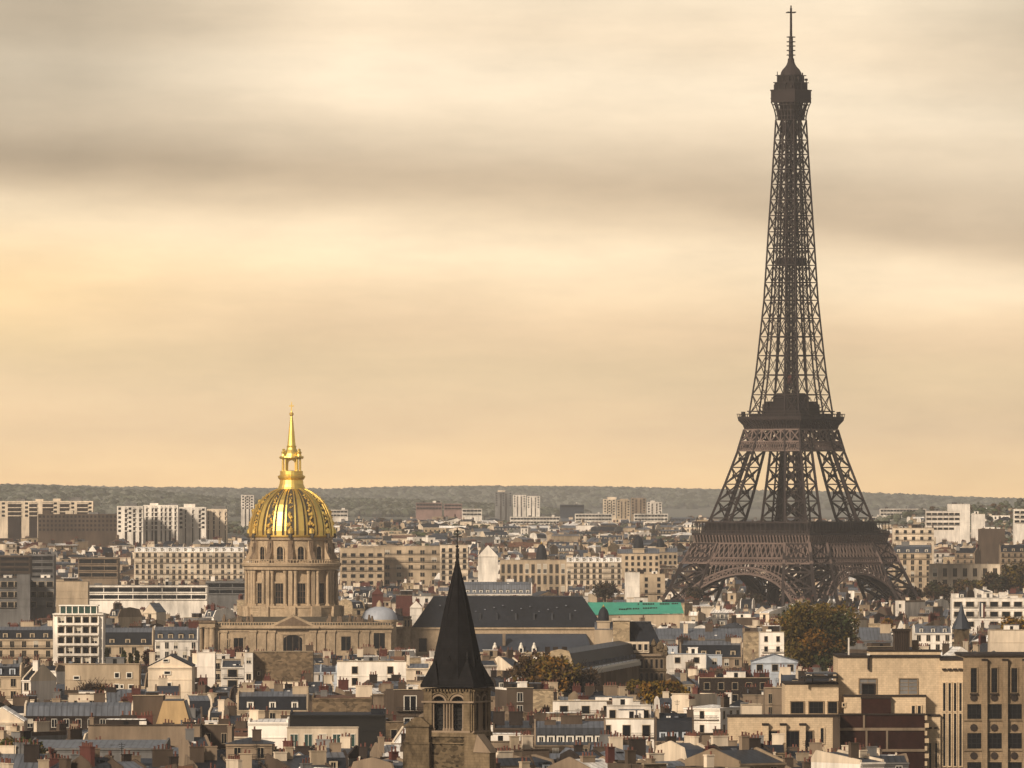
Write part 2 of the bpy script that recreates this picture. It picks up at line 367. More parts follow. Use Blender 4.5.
def gen_house(rng, w, d, he, hr, style, wm, rm, win=None, party=None, nch=None, dorm=None, vis=3, far=False, cornice=True, extra=True, chm=None, fh=3.1, sidewin=0):
    """local frame: front wall at y=0, runs back to y=d, centred on x=0, base z=0; he eave height, hr roof rise.
       returns [(name, MB, [(sub, MB)])], [(part, key, loc, rz, scale)]"""
    parts = []; places = []
    wb = MB(); rb = MB()
    party = party or wm
    hw = w/2
    if style == 'flat':
        wb.box(-hw, hw, 0, d, 0, he, wm, False)
        t = .35
        ph = hr if hr else .7
        wb.box(-hw, hw, 0, t, he, he+ph, wm); wb.box(-hw, hw, d-t, d, he, he+ph, party)
        wb.box(-hw, -hw+t, t, d-t, he, he+ph, party); wb.box(hw-t, hw, t, d-t, he, he+ph, party)
        rb.box(-hw+t, hw-t, t, d-t, he+.01, he+.12, rm)
        prof = None; top = lambda y: he+.1
        if cornice: wb.box(-hw-.15, hw+.15, -.25, t+.1, he+ph, he+ph+.14, party if rng.random() < .5 else 'trim_stone')
    else:
        if style == 'mansard':
            i = min(1.5, d*.2); k = hr*.74
            prof = [(0, 0), (i, k), (d/2, hr), (d-i, k), (d, 0)]
        elif style == 'steep':
            prof = [(0, 0), (d*.42, hr), (d*.58, hr), (d, 0)]
        elif style == 'gable': prof = [(0, 0), (d/2, hr), (d, 0)]
        elif style == 'shed': prof = [(0, 0), (d*.9, hr), (d, 0)]
        elif style == 'shedback': prof = [(0, 0), (d*.1, hr), (d, 0)]
        elif style in ('hip', 'front', 'trap'): prof = [(0, 0), (d/2, hr), (d, 0)]
        def top(y):
            for (a, za), (b, zb) in zip(prof, prof[1:]):
                if a <= y <= b: return he + za + (zb-za)*(y-a)/(b-a+1e-9)
            return he
        if style == 'hip':
            wb.box(-hw, hw, 0, d, 0, he, wm, False)
            q = min(hw*.8, d/2); o = .3; z0 = he+.02; z1 = he+hr
            if hw*2 > d: A, B = (-hw+q, d/2, z1), (hw-q, d/2, z1)
            else: A, B = (0, d/2-.1, z1), (0, d/2+.1, z1)
            c = [(-hw-o,-o,z0),(hw+o,-o,z0),(hw+o,d+o,z0),(-hw-o,d+o,z0)]
            rb.poly([c[0],c[1],B,A], rm); rb.poly([c[1],c[2],B], rm); rb.poly([c[2],c[3],A,B], rm); rb.poly([c[3],c[0],A], rm); rb.poly(c[::-1], rm)
            top = lambda y: he + hr*(1-abs(y-d/2)/(d/2))
        elif style == 'trap':
            pr = [(-hw, 0), (hw, 0), (hw, he), (hw*.6, he+hr), (-hw*.55, he+hr), (-hw, he)]
            wb.prism_y(pr, 0, d, party); rb.box(-hw*.5, hw*.5, .3, d, he+hr+.02, he+hr+.2, rm); rb.prism_y([(hw*.66, he+hr), (hw*.6, he+hr), (hw, he), (hw*1.1, he)], .3, d, rm)
            top = lambda y: he+hr
        elif style == 'front':          # gable end towards the camera
            pr = [(-hw, 0), (hw, 0), (hw, he), (hw*.45, he+hr*.85), (0, he+hr), (-hw*.45, he+hr*.85), (-hw, he)] if hr > hw*1.3 else [(-hw, 0), (hw, 0), (hw, he), (0, he+hr), (-hw, he)]
            wb.prism_y(pr, 0, d, party)
            up = [(x, z) for x, z in pr[2:]]
            shell = [(x*1.04, z+.05) for x, z in up] + [(x*1.04, z+.3) for x, z in up[::-1]]
            m_ = len(up)
            for i in range(m_-1):
                (xa, za), (xb, zb) = up[i], up[i+1]
                rb.prism_y([(xb*1.02, zb+.04), (xa*1.02, za+.04), (xa*1.02, za+.3), (xb*1.02, zb+.3)], .35, d+.1, rm)
            top = lambda y: he+hr*.8
        else:
            wb.box(-hw, hw, 0, d, 0, he, wm, False)
            rp = [(y, he+z+.01) for y, z in prof]
            rp[0] = (-.25, he+.01); rp[-1] = (d+.25, he+.01)
            tm = 'zinc' if rm in ('slate', 'dark_zinc', 'blue_slate') and rng.random() < .65 else rm
            mm = [rm, tm, tm, rm, rm] if style == 'mansard' else rm
            rb.prism_x(rp[::-1], -hw+.38, hw-.38, mm, rm)
            # party walls standing a little proud of the roof
            for sx in (-1, 1):
                pp = [(0, he-.3)]+[(y, he+z+.42) for y, z in prof]+[(d, he-.3)]
                xa, xb = (-hw-.02, -hw+.38) if sx < 0 else (hw-.38, hw+.02)
                wb.prism_x(pp[::-1], xa, xb, party)
        if cornice:
            wb.box(-hw-.05, hw+.05, -.4, 0, he-.35, he-.02, wm)
            if not far:
                wb.box(-hw-.02, hw+.02, -.15, 0, he-.7, he-.35, wm)
    # string courses, floor lines
    if not far:
        for f in range(1, vis+1):
            z = he - f*fh - .05
            if z > 1: wb.box(-hw-.01, hw+.01, -.12, 0, z-.2, z, wm)
    # windows
    if win:
        key, ww, wh, pitch = win
        nc = max(1, int((w-.8)/pitch)); 
        for r in range(vis):
            zb = he - .55 - r*fh - wh - .15
            if zb < .5: break
            for c in range(nc):
                if rng.random() < .04: continue
                x = -hw + w*(c+.5)/nc
                kk = key if rng.random() > .15 or key == 'bare' else 'blind'
                places.append(('window', kk, (x, 0, zb), 0, (ww, 1, wh)))
            if sidewin:
                for c in range(max(1, int((d-1)/3.5))):
                    y = d*(c+.5)/max(1, int((d-1)/3.5))
                    places.append(('window', key, (hw+.02, y, zb), pi/2, (ww, 1, wh)))
                    places.append(('window', key, (-hw-.02, y, zb), -pi/2, (ww, 1, wh)))
    if dorm and style in ('mansard', 'steep'):
        dk, dp = dorm; nd = max(1, int((w-1.5)/dp)); i = min(1.5, d*.2)
        for c in range(nd):
            x = -hw+.5 + (w-1)*(c+.5)/nd
            s = min(1, hr*.74/2.3)
            places.append(('dormer', dk, (x, .12, he+.15), 0, (s, 1, s)))
    parts.append(('wall', wb, [])); parts.append(('roof', rb, []))
    if win and not far and w > 6:
        for f in range(vis):
            if rng.random() < .45:
                z = he - .55 - f*fh - win[2] - .2
                if z > 2:
                    b = MB(); b.box(-hw+.4, hw-.4, -.75, -.1, z-.12, z, wm); b.box(-hw+.4, hw-.4, -.74, -.69, z+.72, z+.8, 'iron')
                    q = -hw+.4
                    while q < hw-.4: b.box(q, q+.05, -.74, -.69, z, z+.74, 'iron'); q += .3
                    parts.append(('balcony', b, []))
    # chimneys
    if nch is None: nch = rng.choice([1, 2, 2, 3]) if w > 7 else 1
    used = []
    for i in range(nch):
        for _ in range(8):
            end = rng.random() < .6
            x = rng.choice([-1, 1])*(hw-.55) if end else rng.uniform(-hw+1.5, hw-1.5) if hw > 1.8 else 0
            if all(abs(x-u) > 2.4 for u in used): break
        else: continue
        used.append(x)
        lx, ly = (.8, rng.uniform(2, min(5, d*.5))) if end and rng.random() < .45 else (rng.uniform(1.4, min(4.5, max(1.5, w*.4))), .8)
        if abs(x)+lx/2 > hw: x = math.copysign(max(0, hw-lx/2-.02), x)
        y = rng.uniform(.2, .7)*d
        y = min(max(y, ly/2+.1), d-ly/2-.1)
        zt = max(top(y), he+hr*.8) + rng.uniform(.6, 2.4)
        a, p = chimney(rng, x, y, he-.5, zt, lx, ly, chm or rng.choice(CHW+[party, party]), far)
        parts.append(('chimney', a, [('chimney_pots', p)]))
    if extra and not far:
        if rng.random() < .22:        # aerial
            a = MB(); x = rng.uniform(-hw*.7, hw*.7); y = d*.5; z = top(y); h = rng.uniform(2, 3.5)
            a.beam((x, y, z-.2), (x, y, z+h), .09, 'iron')
            for q in range(3): a.beam((x-.6+.1*q, y, z+h-.3-.35*q), (x+.6-.1*q, y, z+h-.3-.35*q), .07, 'iron')
            parts.append(('aerial', a, []))
        if style == 'flat' and w > 6:
            a = MB(); x = rng.uniform(-hw*.4, hw*.4); ww_ = rng.uniform(1.2, min(4, hw*.8)); h = rng.uniform(1.2, 2.6)
            y0 = rng.uniform(1, d*.4); a.box(x-ww_, x+ww_, y0, min(d-1, y0+3.5), he+.1, he+.1+h, rng.choice([wm, 'white_wall', 'grey_wall', 'umber_wall']))
            a.box(x-ww_-.15, x+ww_+.15, y0-.15, min(d-1, y0+3.5)+.15, he+.1+h, he+.25+h, rng.choice(['bright_zinc', 'zinc']))
            a.quad((x-.5, y0-.02, he+.4), (x+.5, y0-.02, he+.4), (x+.5, y0-.02, he+h-.2), (x-.5, y0-.02, he+h-.2), 'glass')
            parts.append(('rooftop_hut', a, []))
            for q in range(int(w/7)):
                a = MB(); x = rng.uniform(-hw+1, hw-1.5); y0 = rng.uniform(.8, d*.6); s_ = rng.uniform(.4, 1.1); h = rng.uniform(.5, 1.6)
                a.box(x-s_, x+s_, y0, y0+s_*1.5, he+.1, he+.1+h, rng.choice(['zinc', 'umber_wall', 'bright_zinc', 'white_wall', 'brown_wall']))
                if rng.random() < .6: a.lathe([(.16, he+.1+h), (.16, he+.9+h), (.28, he+.95+h), (.02, he+1.15+h)], 'zinc', 8, x, y0+.4)
                parts.append(('roof_vent', a, []))
        elif style in ('gable', 'shed', 'mansard', 'hip') and rng.random() < .5:
            n_ = rng.choice([1, 2, 3])
            for q in range(n_):
                a = MB(); x = rng.uniform(-hw+1.5, hw-1.5) if hw > 2 else 0; y = d*(.3 if style != 'mansard' else .33)
                z = top(y); a.box(x-.45, x+.45, y-.6, y+.3, z-.35, z+.16, rng.choice(['zinc', 'bright_zinc', 'glass']))
                parts.append(('skylight', a, []))
    return parts, places

def emit(root, parts, places):
    for nm, mb, subs in parts:
        o = mb.obj(nm, root)
        if o is None: continue
        for sn, sm in subs: sm.obj(sn, o)
    for nm, key, loc, rz, sc in places:
        inst(nm, (WINM if nm == 'window' else DORM)[key], root, loc, rz, sc)
def merge(mb, parts, places, loc, rz):
    t = MB()
    for nm, m, subs in parts:
        t.add(m)
        for sn, sm in subs: t.add(sm)
    for nm, key, l, r, sc in places:
        if nm == 'window':
            q = MB(); k_ = (hash((round(l[0]*10), round(l[2]*10))) % 10)
            if loc[1] < 2700: q = WIN[key if k_ else 'blind']
            else: q.quad((-.5,-.05,0),(.5,-.05,0),(.5,-.05,1),(-.5,-.05,1), 'glass' if k_ > 1 else 'umber_wall' if k_ else 'blind'); q.quad((-.6,-.08,1),(.6,-.08,1),(.6,-.08,1.1),(-.6,-.08,1.1), 'trim_stone')
            t.add(q, l, r, sc)
        else:
            if loc[1] < 2700: t.add(DOR[key], l, r, sc); continue
            q = MB(); q.box(-.7,.7,-.02,1.5,0,1.9,'trim_white' if key == 'white' else 'zinc'); q.quad((-.42,-.06,.2),(.42,-.06,.2),(.42,-.06,1.5),(-.42,-.06,1.5),'glass'); t.add(q, l, r, sc)
    mb.add(t, loc, rz)
# ================================================================== the iron lattice tower
EX, EY = X(791, 4040), 4040.0
def build_iron_tower():
    root = thing('lattice_tower', 'tall brown iron lattice tower with arched base, two wide platforms and mast', 'tower', (EX, EY, 0), R(-36.5))
    OUT = [(0,58),(12,52.5),(28.8,44.6),(50,37),(62,30.3),(80,24.8),(100,19.2),(110,17),(118,15.2),(140,12.6),(176,9.8),(217,7.9),(245,6.5),(267,5.5),(276,5.3)]
    LW = [(0,23),(28,19),(50,15.5),(62,13.2),(100,9.6),(118,8.6),(150,7.2),(176,6.4),(217,5.6),(267,4.9),(276,4.8)]
    hw = lambda z: lerp_tab(OUT, z); lw = lambda z: lerp_tab(LW, z)
    m = 'eiffel'; ml_ = 'eiffel_sunlit'
    def leg_section(mb, sx, sy, zs, chord, brace, sub=1):
        n_ = len(zs)
        for z0, z1 in zip(zs, zs[1:]):
            def cs(z):
                o, i = hw(z), hw(z)-lw(z)
                return [(sx*o, sy*o, z), (sx*i, sy*o, z), (sx*i, sy*i, z), (sx*o, sy*i, z)]
            A, B = cs(z0), cs(z1)
            for k in range(4):
                mb.beam(A[k], B[k], chord, m)
                j = (k+1) % 4
                mb.beam(B[k], B[j], brace*1.15, m)
                bw = brace if sub or k in (0, 3) else brace*.62
                mb.beam(A[k], B[j], bw, m); mb.beam(A[j], B[k], bw, m)
                if sub:   # middle upright and small lozenge
                    am = tuple((a+b)/2 for a, b in zip(A[k], A[j])); bm = tuple((a+b)/2 for a, b in zip(B[k], B[j]))
                    c = tuple((a+b)/2 for a, b in zip(am, bm))
                    ml = tuple((a+b)/2 for a, b in zip(A[k], B[k])); mr = tuple((a+b)/2 for a, b in zip(A[j], B[j]))
                    mb.box(c[0]-.75, c[0]+.75, c[1]-.75, c[1]+.75, c[2]-.75, c[2]+.75, m)
            mb.beam(B[0], B[2], brace*.6, m); mb.beam(B[1], B[3], brace*.6, m)
    for sx in (-1, 1):
        for sy in (-1, 1):
            mb = MB(); leg_section(mb, sx, sy, [0, 11, 21.5, 31, 39, 46, 53], 1.5, .75)
            # inclined lift track inside the leg
            c0, c1 = hw(2)-lw(2)/2, hw(57)-lw(57)/2
            mb.beam((sx*c0, sy*c0, 2), (sx*c1, sy*c1, 57), 3.2, 'eiffel_dark')
            mb.box(*sorted((sx*(hw(0)-lw(0)-1), sx*(hw(0)+1))), *sorted((sy*(hw(0)-lw(0)-1), sy*(hw(0)+1))), -2, 2.5, 'grey_wall')
            mb.obj('leg', root)
            mb = MB(); leg_section(mb, sx, sy, [58, 66, 74.5, 83, 91.5, 100, 104.5, 110.5], 1.05, .5)
            c0, c1 = hw(58)-lw(58)/2, hw(111)-lw(111)/2
            mb.beam((sx*c0, sy*c0, 58), (sx*c1, sy*c1, 112), 1.9, 'eiffel_dark')
            mb.beam((sx*(c0-2.5), sy*(c0+2.5), 58), (sx*(c1-2), sy*(c1+2), 112), .8, 'eiffel_dark')
            mb.beam((sx*(c0+2.5), sy*(c0-2.5), 58), (sx*(c1+2), sy*(c1-2), 112), .8, 'eiffel_dark')
            mb.obj('middle_leg', root)
            zs = [118.]; st = 10.2
            while zs[-1] < 262: zs.append(zs[-1]+st); st *= .978
            zs[-1] = 267
            mb = MB(); leg_section(mb, sx, sy, zs, .64, .35, 0)
            mb.obj('upper_leg', root)
            if sx == sy == 1: ZS = zs
    # four faces
    def face(k):     # maps (u along face, depth in, z) on side k to local xyz
        return lambda u, d, z: [(u, -(hw(z)-d), z), (hw(z)-d, u, z), (-u, hw(z)-d, z), (-(hw(z)-d), -u, z)][k]
    for k in range(4):
        f = face(k)
        # arch
        a = MB(); n = 30; prev = None
        cz, aw, ah = 3.0, 41.0, 35.0
        for i in range(n+1):
            t = pi*i/n
            if sin(t) < .12: prev = None; continue
            def pt(off, d): return f(cos(t)*(aw+off), d, cz+sin(t)*(ah+off))
            cur = [pt(0, 0), pt(3.2, 0), pt(0, 6), pt(3.2, 6), pt(1.6, 0), pt(.4, 8.5)]
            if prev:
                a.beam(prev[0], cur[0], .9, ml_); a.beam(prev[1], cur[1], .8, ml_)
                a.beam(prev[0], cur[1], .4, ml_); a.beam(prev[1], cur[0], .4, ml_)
                a.quad(prev[0], cur[0], cur[2], prev[2], 'eiffel_dark'); a.quad(prev[2], cur[2], cur[5], prev[5], 'eiffel_dark'); a.beam(prev[2], cur[2], .8, ml_); a.beam(prev[3], cur[3], .6, ml_)  # solid soffit sheet, shade under the arch put into its dark colour
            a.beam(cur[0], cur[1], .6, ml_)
            prev = cur
        # spandrel uprights with small round heads, between arch and girder
        for i in range(-13, 14):
            u = i*2.6
            zz = cz + sqrt(max(0, 1-(u/(aw+3.2))**2))*(ah+3.2)
            lim = hw(43)-lw(43)
            if abs(u) > lim+3: continue
            if zz < 42.5: a.beam(f(u, 0, zz), f(u, 0, 43.3), .42, ml_)
            if zz < 41.0:
                for q in range(4):
                    t0, t1 = pi*q/4, pi*(q+1)/4
                    a.beam(f(u+1.3+1.15*cos(t0), 0, 41.4+1.3*sin(t0)), f(u+1.3+1.15*cos(t1), 0, 41.4+1.3*sin(t1)), .4, ml_)
        a.obj('arch', root)
        # dark sheet and bars behind the girder, standing in for its inner shade
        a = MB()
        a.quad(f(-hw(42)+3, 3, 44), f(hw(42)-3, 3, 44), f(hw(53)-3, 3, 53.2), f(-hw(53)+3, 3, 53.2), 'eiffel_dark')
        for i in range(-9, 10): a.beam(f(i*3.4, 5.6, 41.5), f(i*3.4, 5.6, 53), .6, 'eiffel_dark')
        a.obj('girder_shade', root)
        # girder under the first platform: narrow band, then tall lozenge band
        g = MB()
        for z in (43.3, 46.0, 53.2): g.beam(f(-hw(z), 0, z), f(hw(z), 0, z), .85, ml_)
        nb = 44
        for i in range(nb):
            for z0, z1, w_ in ((43.3, 46.0, .38),):
                u0, u1 = [(-1+2*(i+q)/nb) for q in (0, 1)]
                g.beam(f(u0*hw(z0), 0, z0), f(u1*hw(z1), 0, z1), w_, ml_); g.beam(f(u1*hw(z0), 0, z0), f(u0*hw(z1), 0, z1), w_, ml_)
        nb = 26
        for i in range(nb):
            u0, u1 = [(-1+2*(i+q)/nb) for q in (0, 1)]
            g.beam(f(u0*hw(46), 0, 46), f(u1*hw(53), 0, 53.2), .55, ml_); g.beam(f(u1*hw(46), 0, 46), f(u0*hw(53), 0, 53.2), .55, ml_)
            if i % 3 == 0: g.beam(f(u0*hw(46), 0, 46), f(u0*hw(53), 0, 53.2), .55, ml_)
        for q in (-1, 1):
            for e in (0, 1):
                g.beam(f(q*(hw(43)-e*lw(43)), -.3, 43), f(q*(hw(53)-e*lw(53)), -.3, 53.5), 1.3, ml_)
        g.obj('girder', root)
        # lattice girder under the second platform
        g = MB()
        for z in (100., 104.5, 110.5): g.beam(f(-hw(z), 0, z), f(hw(z), 0, z), .8, ml_)
        nb = 26
        for i in range(nb):
            u0, u1 = [(-1+2*(i+q)/nb) for q in (0, 1)]
            g.beam(f(u0*hw(100), 0, 100), f(u1*hw(104.5), 0, 104.5), .42, ml_); g.beam(f(u1*hw(100), 0, 100), f(u0*hw(104.5), 0, 104.5), .42, ml_)
            g.beam(f(u0*hw(100), 2, 100), f(u1*hw(104.5), 2, 104.5), .42, ml_)
        nb = 6
        for i in range(nb):
            u0, u1 = [(-1+2*(i+q)/nb) for q in (0, 1)]
            g.beam(f(u0*hw(104.5), 0, 104.5), f(u1*hw(110.5), 0, 110.5), .55, ml_); g.beam(f(u1*hw(104.5), 0, 104.5), f(u0*hw(110.5), 0, 110.5), .55, ml_)
            g.beam(f(u0*hw(104.5), 0, 104.5), f(u0*hw(110.5), 0, 110.5), .7, ml_)
        g.obj('girder', root)
        # ties that join the four upper legs face by face
        g = MB()
        for z0, z1 in zip(ZS, ZS[1:]):
            i0, i1 = hw(z0)-lw(z0), hw(z1)-lw(z1)
            g.beam(f(-i1, 0, z1), f(i1, 0, z1), .5, m)
            if z0 > 150:
                g.beam(f(-i0, 0, z0), f(i1, 0, z1), .28, m); g.beam(f(i0, 0, z0), f(-i1, 0, z1), .28, m)
        g.obj('face_tie', root)
    # first platform
    p = MB(); Wd = 35.6
    p.box(-Wd+1.6, Wd-1.6, -Wd+1.6, Wd-1.6, 53.3, 57.5, 'eiffel_dark')
    p.box(-Wd-.4, Wd+.4, -Wd-.4, Wd+.4, 57.4, 58.4, m)
    p.box(-Wd+.9, Wd-.9, -Wd+.9, Wd-.9, 53.0, 53.9, m)
    for k in range(4):
        c, s = [(1,0),(0,1),(-1,0),(0,-1)][k]
        def g_(u, v, z): return (u*c - v*s, u*s + v*c, z)
        for i in range(37):
            u = -Wd+.6 + (2*Wd-1.2)*i/36
            p.beam(g_(u, -(Wd-1.3), 53.6), g_(u, -Wd+.1, 57.6), .75, ml_)
            p.beam(g_(u, -(Wd-1.3), 56.9), g_(u, -Wd-.2, 57.1), .9, ml_)
    p.obj('first_platform', root)
    g = MB()
    for k in range(4):
        c, s = [(1,0),(0,1),(-1,0),(0,-1)][k]
        def g_(u, v, z): return (u*c - v*s, u*s + v*c, z)
        g.beam(g_(-Wd, -Wd, 59.6), g_(Wd, -Wd, 59.6), .3, m); g.beam(g_(-Wd, -Wd, 63.9), g_(Wd, -Wd, 63.9), .8, m)
        for i in range(25):
            u = -Wd + 2*Wd*i/24
            g.beam(g_(u, -Wd, 58.3), g_(u, -Wd, 63.9), .34, m)
        for i in range(70):
            u = -Wd + 2*Wd*i/70; g.beam(g_(u, -Wd, 58.3), g_(u, -Wd, 59.6), .16, m)
        # roofed gallery behind, its front partly glazed
        a0, a1 = g_(-29.5, -Wd+3.2, 0), g_(29.5, -Wd+7.5, 0)
        g.box(min(a0[0], a1[0]), max(a0[0], a1[0]), min(a0[1], a1[1]), max(a0[1], a1[1]), 58.4, 63.6, 'eiffel_dark')
        for i in range(20):
            u = -28 + 56*i/19; g.beam(g_(u, -Wd+3.1, 58.5), g_(u, -Wd+3.1, 63.4), .4, m)
    g.obj('first_gallery', root)
    # second platform with its coved frieze
    p = MB(); Wd2 = 19.2
    for (r0, z0), (r1, z1) in zip([(16.6, 110.4), (17.0, 112.6), (18.2, 114.6), (19.2, 115.6), (19.4, 116.6)], [(17.0, 112.6), (18.2, 114.6), (19.2, 115.6), (19.4, 116.6), (19.4, 117.0)]):
        for k in range(4):
            c, s = [(1,0),(0,1),(-1,0),(0,-1)][k]
            q = lambda u, v, z: (u*c-v*s, u*s+v*c, z)
            p.quad(q(-r0, -r0, z0), q(r0, -r0, z0), q(r1, -r1, z1), q(-r1, -r1, z1), m if z0 > 114.5 else 'eiffel_dark')
    p.box(-16.5, 16.5, -16.5, 16.5, 110.4, 111, m); p.box(-19.3, 19.3, -19.3, 19.3, 116.6, 117.05, m)
    for k in range(4):
        c, s = [(1,0),(0,1),(-1,0),(0,-1)][k]
        q = lambda u, v, z: (u*c-v*s, u*s+v*c, z)
        for i in range(23):
            t = -1+2*i/22
            p.beam(q(t*16.6, -16.7, 110.6), q(t*17.2, -17.3, 112.8), .5, m); p.beam(q(t*17.2, -17.3, 112.8), q(t*19.0, -19.2, 115.5), .5, m)
    p.obj('second_platform', root)
    g = MB()
    for k in range(4):
        c, s = [(1,0),(0,1),(-1,0),(0,-1)][k]
        q = lambda u, v, z: (u*c-v*s, u*s+v*c, z)
        g.beam(q(-19.6, -19.6, 118.4), q(19.6, -19.6, 118.4), .3, m)
        for i in range(27): g.beam(q(-19.4+38.8*i/26, -19.5, 117), q(-19.4+38.8*i/26, -19.5, 118.5), .2, m)
        for t in (-1, 1): g.box(*sorted((q(t*17.3-.8, -18, 0)[0], q(t*17.3+.8, -16.6, 0)[0])), *sorted((q(t*17.3-.8, -18, 0)[1], q(t*17.3+.8, -16.6, 0)[1])), 117, 119.6, 'eiffel_dark')
        g.beam(q(-15.8, -15.8, 119.8), q(15.8, -15.8, 119.8), .5, m)
    g.box(-15.2, 15.2, -15.2, 15.2, 117, 118.4, 'eiffel_dark')
    g.obj('railing', root)
    g = MB(); g.box(-10.4, 10.4, -10.4, 10.4, 117, 123.4, 'eiffel_dark'); g.box(-10.9, 10.9, -10.9, 10.9, 121.6, 122.1, m); g.box(-9.4, 9.4, -9.4, 9.4, 123.4, 124.8, 'eiffel_dark')
    g.box(-6.5, 6.5, -6.5, 6.5, 122.1, 126.4, 'eiffel_dark'); g.box(-7.1, 7.1, -7.1, 7.1, 126.4, 126.9, m)
    g.prism_x([(-6, 126.9), (6, 126.9), (4, 129), (-4, 129)][::-1], -6, 6, 'eiffel_dark')
    g.obj('pavilion', root)
    # central lift shaft, and the halfway stage
    g = MB()
    for sx in (-1, 1):
        for sy in (-1, 1): g.beam((sx*1.9, sy*1.9, 127), (sx*1.7, sy*1.7, 268), .5, 'eiffel_dark')
    z = 128
    while z < 266:
        for k in range(4):
            c, s = [(1,0),(0,1),(-1,0),(0,-1)][k]
            q = lambda u, v: (u*c-v*s, u*s+v*c)
            g.beam((*q(-1.8, -1.8), z), (*q(1.8, -1.8), z+4.2), .26, 'eiffel_dark'); g.beam((*q(-1.8, -1.8), z+4.2), (*q(1.8, -1.8), z+4.2), .34, 'eiffel_dark')
        z += 4.2
    g.beam((-3.6, 0, 127), (-2.3, 0, 266), .38, 'eiffel_dark'); g.beam((3.6, 0, 127), (2.3, 0, 266), .38, 'eiffel_dark')
    g.beam((0, -3.6, 127), (0, -2.3, 266), .38, 'eiffel_dark'); g.beam((0, 3.6, 127), (0, 2.3, 266), .38, 'eiffel_dark')
    g.obj('lift_shaft', root)
    g = MB(); g.box(-5.2, 5.2, -5.2, 5.2, 193.5, 196.8, 'eiffel_dark'); g.box(-5.6, 5.6, -5.6, 5.6, 196.8, 197.4, m); g.obj('halfway_stage', root)
    g = MB(); g.box(-1.5, 1.5, -1.5, 1.5, 134, 138, 'brick_wall'); g.obj('lift_cabin', root)
    # top platform
    t = MB()
    prof = [(5.4, 267), (5.5, 269), (6.0, 272), (6.7, 274.6), (7.2, 276)]
    for (r0, z0), (r1, z1) in zip(prof, prof[1:]):
        for k in range(4):
            c, s = [(1,0),(0,1),(-1,0),(0,-1)][k]
            for j in range(7):
                u = -1+2*j/6
                t.beam((u*r0*c+r0*s, u*r0*s-r0*c, z0), (u*r1*c+r1*s, u*r1*s-r1*c, z1), .5, m)
            t.beam((-r1*c+r1*s, -r1*s-r1*c, z1), (r1*c+r1*s, r1*s-r1*c, z1), .5, m)
    t.box(-4.2, 4.2, -4.2, 4.2, 267, 276, 'eiffel_dark')
    t.box(-7.3, 7.3, -7.3, 7.3, 276, 281.6, 'tan_wall' if False else m); t.box(-7.6, 7.6, -7.6, 7.6, 281.6, 282.2, m); t.box(-7.5, 7.5, -7.5, 7.5, 277.6, 277.9, m)
    t.obj('top_platform', root)
    t = MB()
    t.box(-6, 6, -6, 6, 282.2, 285.6, 'eiffel_dark'); t.box(-6.5, 6.5, -6.5, 6.5, 285.6, 286, m)
    t.box(-4.8, 4.8, -4.8, 4.8, 286, 289.2, 'eiffel_dark'); t.box(-5.6, 5.6, -5.6, 5.6, 289.2, 289.6, m)
    t.lathe([(5.4, 289.6), (5.1, 291.0), (4.3, 292.4), (3.0, 293.8), (2.2, 295), (1.7, 296.5), (1.6, 298), (.1, 298.1)], m, 12)
    rg = random.Random(5)
    for i in range(26):
        an = 2*pi*i/26; r = 5.9 if i % 2 else 6.6; zb = 286 if i % 2 else 282.2
        x, y = max(-r, min(r, r*1.3*cos(an))), max(-r, min(r, r*1.3*sin(an)))
        h = rg.uniform(1.5, 5.5); t.beam((x, y, zb), (x, y, zb+h), .28, m)
        if rg.random() < .5: t.box(x-.6, x+.6, y-.6, y+.6, zb+h*.5, zb+h*.5+1.1, m)
    for k in range(8):
        an = 2*pi*k/8; t.beam((5.2*cos(an), 5.2*sin(an), 289.6), (1.6*cos(an), 1.6*sin(an), 295.5), .4, m)
    t.obj('top_cabin', root)
    t = MB(); t.beam((0,0,297), (0,0,309), 1.7, m, 1.4); t.beam((0,0,309), (0,0,323.5), .95, m, .75)
    for z in (299.5, 301.8, 304.1, 306.2, 308.6): t.box(-1.6, 1.6, -1.6, 1.6, z, z+.5, m)
    t.box(-2.9, 2.9, -.35, .35, 321.0, 321.6, m); t.box(-.35, .35, -2.9, 2.9, 321.0, 321.6, m); t.beam((0,0,323), (0,0,324.8), .5, m)
    t.obj('mast', root)
build_iron_tower()

# arched openings: a wall strip between spring line and top, cut by round heads
def arched_wall(mb, x0, x1, z0, zs, z1, y, d, ops, m, dark='black', seg=8, back=.6):
    """front at y, thickness d towards +y; ops = [(xa, xb)] openings from z0 to a round head springing at zs."""
    cur = x0
    for xa, xb in ops:
        if xa > cur: mb.box(cur, xa, y, y+d, z0, z1, m)
        r = (xb-xa)/2; c = (xa+xb)/2
        for k in range(seg):
            a, b = pi-pi*k/seg, pi-pi*(k+1)/seg
            p = (c+r*cos(a), zs+r*sin(a)); q = (c+r*cos(b), zs+r*sin(b))
            mb.quad((p[0], y, p[1]), (q[0], y, q[1]), (q[0], y, z1), (p[0], y, z1), m)
            mb.quad((p[0], y, p[1]), (q[0], y, q[1]), (q[0], y+d, q[1]), (p[0], y+d, p[1]), m)
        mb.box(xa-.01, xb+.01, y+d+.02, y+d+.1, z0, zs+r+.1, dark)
        cur = xb
    if x1 > cur: mb.box(cur, x1, y, y+d, z0, z1, m)
